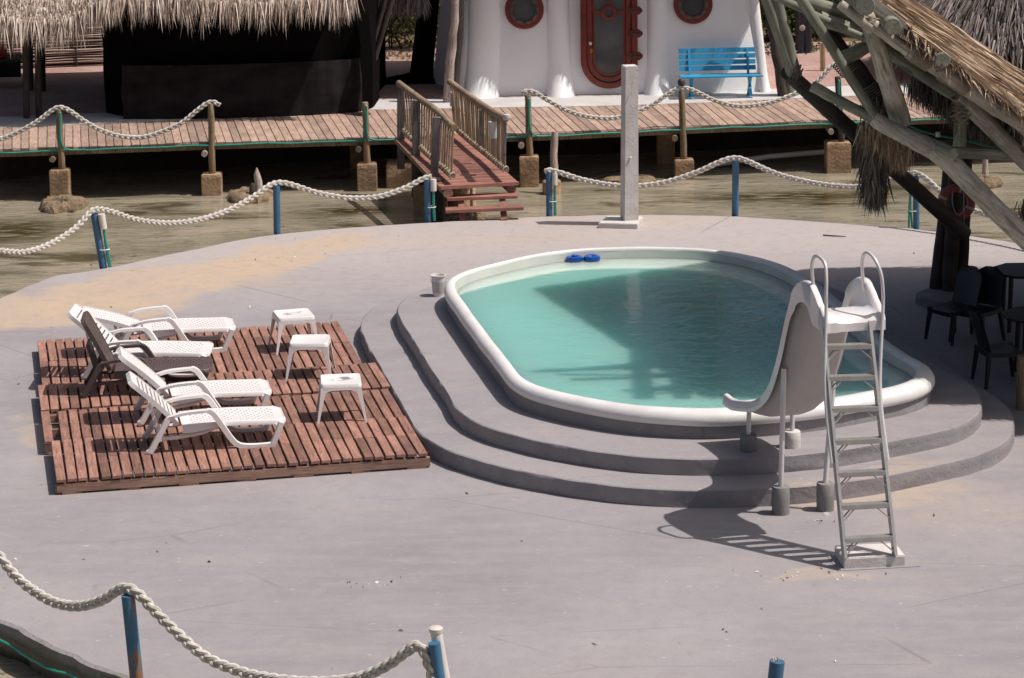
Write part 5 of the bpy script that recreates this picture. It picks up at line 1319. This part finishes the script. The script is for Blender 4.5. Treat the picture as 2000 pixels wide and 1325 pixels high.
for k in range(900): mb.leaf((rr.uniform(-6, 0), 53.3+rr.gauss(0, .25), .505+rr.random()*.04), .08, rr, c=rr.uniform(.85, 1))
for k in range(600): mb.leaf((rr.uniform(4.6, 8), 53.6+rr.gauss(0, .3), .505+rr.random()*.05), .08, rr)
P('leaf_litter', mb, 'leaf', kind='stuff', label='dry leaf litter along the far edge of the brick paving', cat='leaf litter')
# dark forked trunk right of house
a = D(1562, 99, 53.0); dk = T('dark_forked_trunk', 'dark bluish forked trunk with a pale scar right of the white house', 'tree', Vector((a.x, a.y, .49)))
P('trunk', MB().log(Vector((a.x, a.y, .48)), Vector((a.x+.02, a.y, 2.6)), .09, .11, 10, 5, .06), 'navy', dk, smooth=True); P('trunk', MB().log(Vector((a.x+.16, a.y+.05, .48)), Vector((a.x+.05, a.y, 2.6)), .09, .09, 10, 5, .06, 2), 'navy', dk, smooth=True)
g = D(1567, 55, 52.88); P('pale_scar', MB().lathe([(0, -.01), (.06, 0), (.05, .01), (0, .015)], g, 10, Matrix.Rotation(rad(90), 3, 'X')), 'palepole', dk)
a, b_ = G(1607, 138, .5), D(1606, 84, G(1607, 138, .5).y); P('brown_bollard', MB().log(a, b_, .05, .05, 10, 3, .03), 'bollard', smooth=True, label='short brown post on the brick paving seen between palapa poles', cat='post')

# ================================================================= OLD THATCH (top right, far)
oh = T('old_thatch_hut', 'grey weathered thatched hut roof in the top right corner', 'hut', Vector((9.3, 50.5, .5)))
mb = MB(); rr = random.Random(41); ap = Vector((9.6, 50.5, 4.3))
for k in range(9000):
    a = rr.uniform(math.pi*.75, math.pi*2.1); t = rr.random()**.7; r_ = 2.9*t; z_ = ap.z-3.1*t; c = mnoise.noise(Vector((a*6, t*3, 2)))
    mb.blade((ap.x+math.cos(a)*r_, ap.y+math.sin(a)*r_, z_+.05*rr.random()), (math.cos(a)+rr.gauss(0, .25)+c*.3, math.sin(a)+rr.gauss(0, .25), -1.05), rr.uniform(.3, .6), rr.uniform(.02, .045), .3, rr)
P('thatch', mb, 'straw_grey', oh, kind='stuff')
mb = MB(); mb.lathe([(2.85, 1.15), (.02, 4.28)], (ap.x, ap.y, 0), 28); P('roof_mat', mb, 'underthatch', oh)
for k in range(4):
    a = k*math.pi/2+.4; P('support_post', MB().log((ap.x+math.cos(a)*2.2, ap.y+math.sin(a)*2.2, .45), (ap.x+math.cos(a)*2.2, ap.y+math.sin(a)*2.2, 1.8), .07, .07, 8, 3, .05), 'darkpole', oh)

# ================================================================= PALAPA (right)
pal = T('palapa', 'leaning pole-framed thatched shelter shading the right of the deck', 'palapa', G(1850, 583))
def roof_z(x, y): return 4.6-.735*(x-3.7)+.022*(y-29)
def cast(u, v, z):
    g = G(u, v, z); # move up the sun ray until it meets the roof plane
    t = 0.0
    for _ in range(60):
        p = g+SD*t; e = roof_z(p.x, p.y)-p.z
        t += e/(SD.z+.735*SD.x)
    return g+SD*t
sh = [cast(1040, 563, WL), cast(1380, 778, WL), cast(1640, 762, WL)]
p_n = cast(1840, 790, .34); p_n2 = cast(1990, 850, 0)
sh += [p_n, p_n2]
dirn = Vector((1, (p_n2.y-sh[1].y)/(p_n2.x-sh[1].x), 0))
x_r = 8.6
sh += [Vector((x_r, p_n2.y+dirn.y*(x_r-p_n2.x), 0)), Vector((x_r, 37.4, 0))]
far_ = [cast(2000, 530, 0), cast(1800, 523, 0), cast(1570, 525, 0), cast(1400, 536, .3)]
sh += far_
for p in sh: p.z = roof_z(p.x, p.y)
rim_pts = resample(sh, 90)
mb = MB()
topv = [p+Vector((0, 0, .02)) for p in rim_pts]; n_ = len(topv)
cen = sum(rim_pts, Vector())/n_
b = mb.quadgrid([topv, [p+Vector((0, 0, -.05)) for p in rim_pts]], True)
mb.f.append(tuple(range(b, b+n_))); mb.f.append(tuple(reversed(range(b+n_, b+2*n_))))
P('roof_mat', mb, 'underthatch', pal)
def inside(x, y):
    c = False; j = len(sh)-1
    for i in range(len(sh)):
        if (sh[i].y > y) != (sh[j].y > y) and x < (sh[j].x-sh[i].x)*(y-sh[i].y)/(sh[j].y-sh[i].y)+sh[i].x: c = not c
        j = i
    return c
mb = MB(); rr = random.Random(51); cnt = 0
dn = Vector((1, 0, -.735)).normalized()
while cnt < 16000:
    x, y = rr.uniform(1.5, 8.6), rr.uniform(27, 38.5)
    if not inside(x, y): continue
    cnt += 1; c = mnoise.noise(Vector((x*2, y*5, 3)))
    mb.blade((x, y, roof_z(x, y)+.03+rr.random()*.07), dn+Vector((rr.gauss(0, .07), rr.gauss(0, .22)+c*.25, rr.gauss(0, .05)+.05)), rr.uniform(.35, .75), rr.uniform(.014, .032), .25, rr)
for k in range(2600):  # ragged fringe round the edge
    i = rr.randrange(n_); p = rim_pts[i].lerp(rim_pts[(i+1) % n_], rr.random()); o_ = (p-cen); o_.z = 0; o_.normalize()
    mb.blade(p-o_*.05+Vector((0, 0, rr.uniform(-.02, .08))), o_*rr.uniform(.4, 1.0)+dn*.5+Vector((rr.gauss(0, .3), rr.gauss(0, .3), rr.gauss(-.25, .15))), rr.uniform(.08, .24), rr.uniform(.014, .026), .5, rr)
P('thatch', mb, 'straw_gold', pal, kind='stuff')
def dmap(y, m):
    if m == 'lightpole': return 28.15+(y-30.2)*.3
    if m == 'greenpole': return 28.55+(y-30.6)*.4
    return y
def pole(a, b_, ya, yb, r, m, r1=None, name='pole', wob=.07, seed=0, n=12):
    if m != 'darkpole': k_s = dmap(ya, m)/ya; ya, yb = dmap(ya, m), dmap(yb, m); r *= k_s; r1 = r1*k_s if r1 else None
    A_, B2 = D(*a, ya), D(*b_, yb)
    return PLOG(name, A_, B2, r, r1 or r, m, pal, wob=wob, seed=seed)
# trunk cluster
for k, (bu, tu, w, dy) in enumerate(((1828, 1858, .095, 0), (1850, 1868, .10, -.12), (1868, 1878, .09, .1), (1842, 1870, .09, .25), (1876, 1886, .10, .05))):
    a = G(bu, 580, 0)+Vector((0, dy, -.01)); b_ = D(tu, 300, a.y)
    PLOG('trunk', a, b_, w, w*.9, 'darkpole', pal, wob=.05, seed=k)
a = G(1852, 600); P('footing', MB().lathe([(.38, 0), (.37, .10), (.34, .12), (0, .125)], (a.x, a.y+.25, -.005), 20), 'greyconcrete', pal, smooth=True)
Yn = 29.2
# lit front frame
pole((1478, -60), (1548, 148), 31.5, 32.0, .062, 'greenpole', .066, seed=1)
pole((1500, -60), (1556, 150), 31.6, 32.0, .075, 'greenpole', .07, seed=2)
pole((1538, 142), (1882, 455), 29.1, 34.1, .082, 'darkpole', .10, seed=3)
pole((1547, -30), (1714, 236), 30.6, 31.2, .062, 'greenpole', .055, seed=4)
pole((1585, 168), (1728, 245), 31.3, 31.2, .065, 'greenpole', .062, seed=5)
pts = catmull([D(1706, 232, 28.5), D(1760, 262, 28.45), D(1800, 282, 28.4), D(1850, 314, 28.4), D(1905, 368, 28.3), D(1955, 420, 28.3), D(2060, 522, 28.2)], 4, False)
fr_m = frame_to(pts[0], pts[-1]); fi = fr_m.inverted()
bp_ = P('brace_pole', MB().tube([fi @ p+Vector((R.uniform(-.006, .006), R.uniform(-.006, .006), 0)) for p in pts], [.078+.03*min(1, k/12)+R.uniform(-.003, .003) for k in range(len(pts))], 16), 'lightpole', pal, smooth=True); bp_.matrix_basis = fr_m
pole((1692, 28), (1760, 240), 30.2, 32.2, .085, 'lightpole', .125, seed=8, name='brace_pole')
pole((1500, -12), (1700, 80), 31.2, 31.0, .045, 'greenpole', seed=9)
pole((1556, -4), (1690, 40), 31.8, 32.4, .085, 'greenpole', .07, seed=10, name='rafter')
pole((1600, 35), (1790, 108), 31.8, 32.4, .085, 'greenpole', .07, seed=11, name='rafter')
pole((1640, 8), (1704, 58), 30.0, 30.1, .055, 'lightpole', .065, seed=12, name='rafter')
pole((1704, 48), (1780, 104), 30.1, 30.2, .068, 'lightpole', .07, seed=13, name='rafter')
pole((1775, 98), (2030, 262), 30.2, 30.4, .095, 'lightpole', .10, seed=14, name='rafter')
pole((1722, 92), (1880, 196), 32.0, 32.6, .08, 'greenpole', .08, seed=15, name='rafter')
pole((1872, 186), (2040, 352), 31.6, 31.8, .10, 'lightpole', .10, seed=16, name='rafter')
pole((1640, 118), (1700, 88), 31.6, 31.9, .085, 'greenpole', .08, seed=17, name='cross_brace')
pole((1610, 60), (1760, 240), 33.2, 33.6, .11, 'darkpole', .10, seed=18)
pole((1878, 185), (1874, 296), 31.6, 31.6, .075, 'greenpole', .075, seed=19, name='short_post')
a, b_ = D(1855, 298, 28.6), D(2060, 305, 28.8); PBEAM('cross_beam', a, b_, .11, .12, 'greenpole', pal, bev=.015)
a, b_ = D(1688, -5, 27.95), D(1848, 118, 28.05); PBEAM('flat_rafter', a, b_, .13, .05, 'lightpole', pal, bev=.01)
a, b_ = D(1838, 112, 28.1), D(2010, 262, 28.3); PBEAM('flat_rafter', a, b_, .11, .05, 'lightpole', pal, bev=.01)
# purlins seen end-on
for (u_, v_, r_) in ((1690, 12, .11), (1744, 52, .095), (1842, 118, .085), (1862, 302, .075)):
    a = D(u_, v_, 27.75 if v_ < 200 else 28.15); r_ *= .93; b_ = a+Vector((.05, 3.0, -.06)) if v_ < 200 else a+Vector((-.75, 1.4, .22))
    PLOG('purlin', a, b_, r_, r_*.9, 'greenpole', pal, wob=.03, seed=u_)
# rope bindings
def wrap(p0, p1, y, r, n, name='rope_binding', m='twine'):
    if m == 'twine' and y < 33: k_s = dmap(y, 'lightpole')/y; y *= k_s; r *= k_s
    A_, B2 = D(*p0, y), D(*p1, y); t = (B2-A_).normalized(); s1 = t.cross(Vector((0, 1, 0))).normalized(); s2 = s1.cross(t); pts = []
    for k in range(n*10):
        a = k*2*math.pi/10; pts.append(A_.lerp(B2, k/(n*10-1))+(s1*math.cos(a)+s2*math.sin(a))*r)
    P(name, MB().tube(pts, .009, 5), m, pal, smooth=True)
wrap((1782, 102), (1818, 125), 30.22, .098, 12); wrap((1838, 138), (1892, 172), 30.3, .104, 18); wrap((1832, 105), (1846, 135), 30.0, .10, 5)
wrap((1873, 188), (1878, 240), 31.6, .085, 7); wrap((1865, 212), (1884, 232), 31.5, .11, 3); wrap((1693, 60), (1700, 30), 30.25, .10, 3)
wrap((1640, 118), (1660, 140), 33.3, .12, 6); wrap((1690, 165), (1706, 190), 33.4, .12, 6); wrap((1545, 138), (1560, 146), 29.1, .10, 3, m='iron')
# hanging thatch tufts
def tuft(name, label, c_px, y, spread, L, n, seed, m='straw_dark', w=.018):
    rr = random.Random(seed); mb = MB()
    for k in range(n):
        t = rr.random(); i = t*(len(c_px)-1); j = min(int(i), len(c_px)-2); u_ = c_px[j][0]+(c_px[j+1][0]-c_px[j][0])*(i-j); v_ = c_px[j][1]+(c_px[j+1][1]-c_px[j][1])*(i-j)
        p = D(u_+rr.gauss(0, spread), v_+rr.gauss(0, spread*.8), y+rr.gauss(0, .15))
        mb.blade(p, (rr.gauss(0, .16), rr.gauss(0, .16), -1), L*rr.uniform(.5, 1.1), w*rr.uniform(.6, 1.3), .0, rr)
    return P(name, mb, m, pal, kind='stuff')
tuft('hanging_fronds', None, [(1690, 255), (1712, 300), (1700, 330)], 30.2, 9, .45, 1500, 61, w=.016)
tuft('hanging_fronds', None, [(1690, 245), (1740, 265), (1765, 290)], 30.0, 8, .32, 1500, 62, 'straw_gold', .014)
tuft('hanging_fronds', None, [(1700, 345), (1712, 370)], 30.2, 9, .30, 800, 65, w=.016)
tuft('hanging_fronds', None, [(1700, 190), (1728, 215)], 33.2, 8, .30, 600, 63)
tuft('hanging_fronds', None, [(1790, 160), (1850, 190), (1900, 220), (1990, 260)], 34.2, 10, .30, 2200, 64, w=.02)
tuft('hanging_fronds', None, [(1890, 150), (1940, 175), (1990, 215), (2030, 260)], 28.4, 7, .22, 900, 66, 'straw_gold', .013)
tuft('hanging_fronds', None, [(2000, 395), (2010, 415)], 31.0, 5, .2, 200, 67)
# teal hose & white coupling
pts = [D(1745, 228, 33), D(1790, 252, 33), D(1830, 264, 33), D(1880, 274, 33), D(1960, 292, 33), D(2040, 310, 33)]
P('teal_hose', MB().tube(catmull(pts, 5, False), .012, 7), 'hose', smooth=True, label='teal hose strung through the palapa poles at right', cat='hose')
P('hose_coupling', MB().lathe([(.03, -.03), (.03, .03)], D(1832, 263, 32.98), 10), 'pvc', smooth=True, label='white coupling on the hose between palapa poles', cat='coupling')
# life ring
lc = D(1868, 396, 33.9); lr = T('life_ring', 'faded red life ring with white bands on the palapa trunk', 'life ring', lc)
mb = MB(); mb.tube([lc+Vector((math.cos(a)*.185, 0, math.sin(a)*.185)) for a in [2*math.pi*k/32 for k in range(32)]], .055, 12, closed=True); P('ring', mb, 'lifered', lr, smooth=True)
for a0 in (2.75, 4.5, 5.9, 1.3):
    mb = MB(); mb.tube([lc+Vector((math.cos(a0+k*.09)*.185, 0, math.sin(a0+k*.09)*.185)) for k in range(-1, 2)], .058, 12); P('white_band', mb, 'lifewhite', lr, smooth=True)
mb = MB(); mb.tube(catmull([lc+Vector((-.05, -.04, .2)), lc+Vector((-.06, -.06, 0)), lc+Vector((.0, -.06, -.14)), lc+Vector((.07, -.06, -.1)), lc+Vector((.08, -.06, .15)), lc+Vector((.09, -.05, -.3))], 4, False), .006, 5); P('cord', mb, 'rope', lr, smooth=True)

# ---------------------------------------------------------------- plastic chairs & tables in the shade
def make_chair(label, loc, rz):
    t = T('plastic_chair', label, 'chair', (0, 0, 0), 0, 'navy plastic chairs in the palapa shade')
    mb = MB(); rows = []
    for i in range(7):
        x = -.22+.44*i/6; rows.append([Vector((x, -.22+.44*j/6, .43-.012*math.sin(math.pi*i/6)-.01*math.sin(math.pi*j/6)-(.02 if i == 6 else 0))) for j in range(7)])
    mb.quadgrid(rows); mb.quadgrid([[p-Vector((0, 0, .02)) for p in r] for r in rows]); ed = rows[0]+[r[-1] for r in rows]+rows[-1][::-1]+[r[0] for r in rows][::-1]
    mb.quadgrid([ed, [p-Vector((0, 0, .055)) for p in ed]], False); P('seat', mb, 'navy', t, smooth=True, local=True)
    mb = MB(); rows = []
    for i in range(9):
        u_ = i/8; hw_ = .205*(1 if u_ < .7 else math.sqrt(max(0.0, 1-((u_-.7)/.3)**2*.85)))
        rows.append([Vector((-.20-.13*u_-.03*math.cos(j/8*math.pi-math.pi/2)+.03, hw_*(j/4-1), .43+.46*u_)) for j in range(9)])
    mb.quadgrid(rows); mb.quadgrid([[p+Vector((-.015, 0, 0)) for p in r] for r in rows]); P('backrest', mb, 'navy', t, smooth=True, local=True)
    for (sx, sy) in ((1, 1), (1, -1), (-1, 1), (-1, -1)):
        mb = MB(); mb.tube([(sx*.19, sy*.19, .42), (sx*.215, sy*.21, .2), (sx*.24, sy*.225, 0)], [.035, .028, .02], 6); P('leg', mb, 'navy', t, smooth=True, local=True)
    t.location = loc; t.rotation_euler = (0, 0, rz); t.scale = (1.0, 1.0, .95); return t
make_chair('left navy plastic chair of the pair beside the palapa trunk', G(1862, 663), rad(215))
make_chair('right navy plastic chair of the pair, close to the rear table', G(1908, 666), rad(228))
make_chair('navy plastic chair standing alone in front at the near table', G(1952, 748), rad(10))
for (u_, v_, s_, lb) in ((2000, 640, .40, 'rear dark brown table in the palapa shade'), (2030, 735, .42, 'near dark brown table cut off by the right edge')):
    g = G(u_, v_); t = T('dining_table', lb, 'table', g, group='dark tables under the palapa')
    mb = MB(); mb.prism([(g.x+s_*1.05*math.cos(a), g.y+s_*1.05*math.sin(a)) for a in [k*math.pi/4+.39 for k in range(8)]], .69, .72); P('table_top', mb, 'darktable', t, bev=.008)
    for k in range(4):
        a = k*math.pi/2+.8; P('leg', MB().tube([(g.x+.32*math.cos(a), g.y+.32*math.sin(a), 0), (g.x+.28*math.cos(a), g.y+.28*math.sin(a), .69)], [.025, .032], 8), 'darktable', t, smooth=True)
a = G(1994, 800); P('timber_bollard', MB().log(a, Vector((a.x+.01, a.y, .60)), .06, .06, 10, 4, .04), 'bollard', smooth=True, label='squat timber post at the right edge of the steps', cat='post')
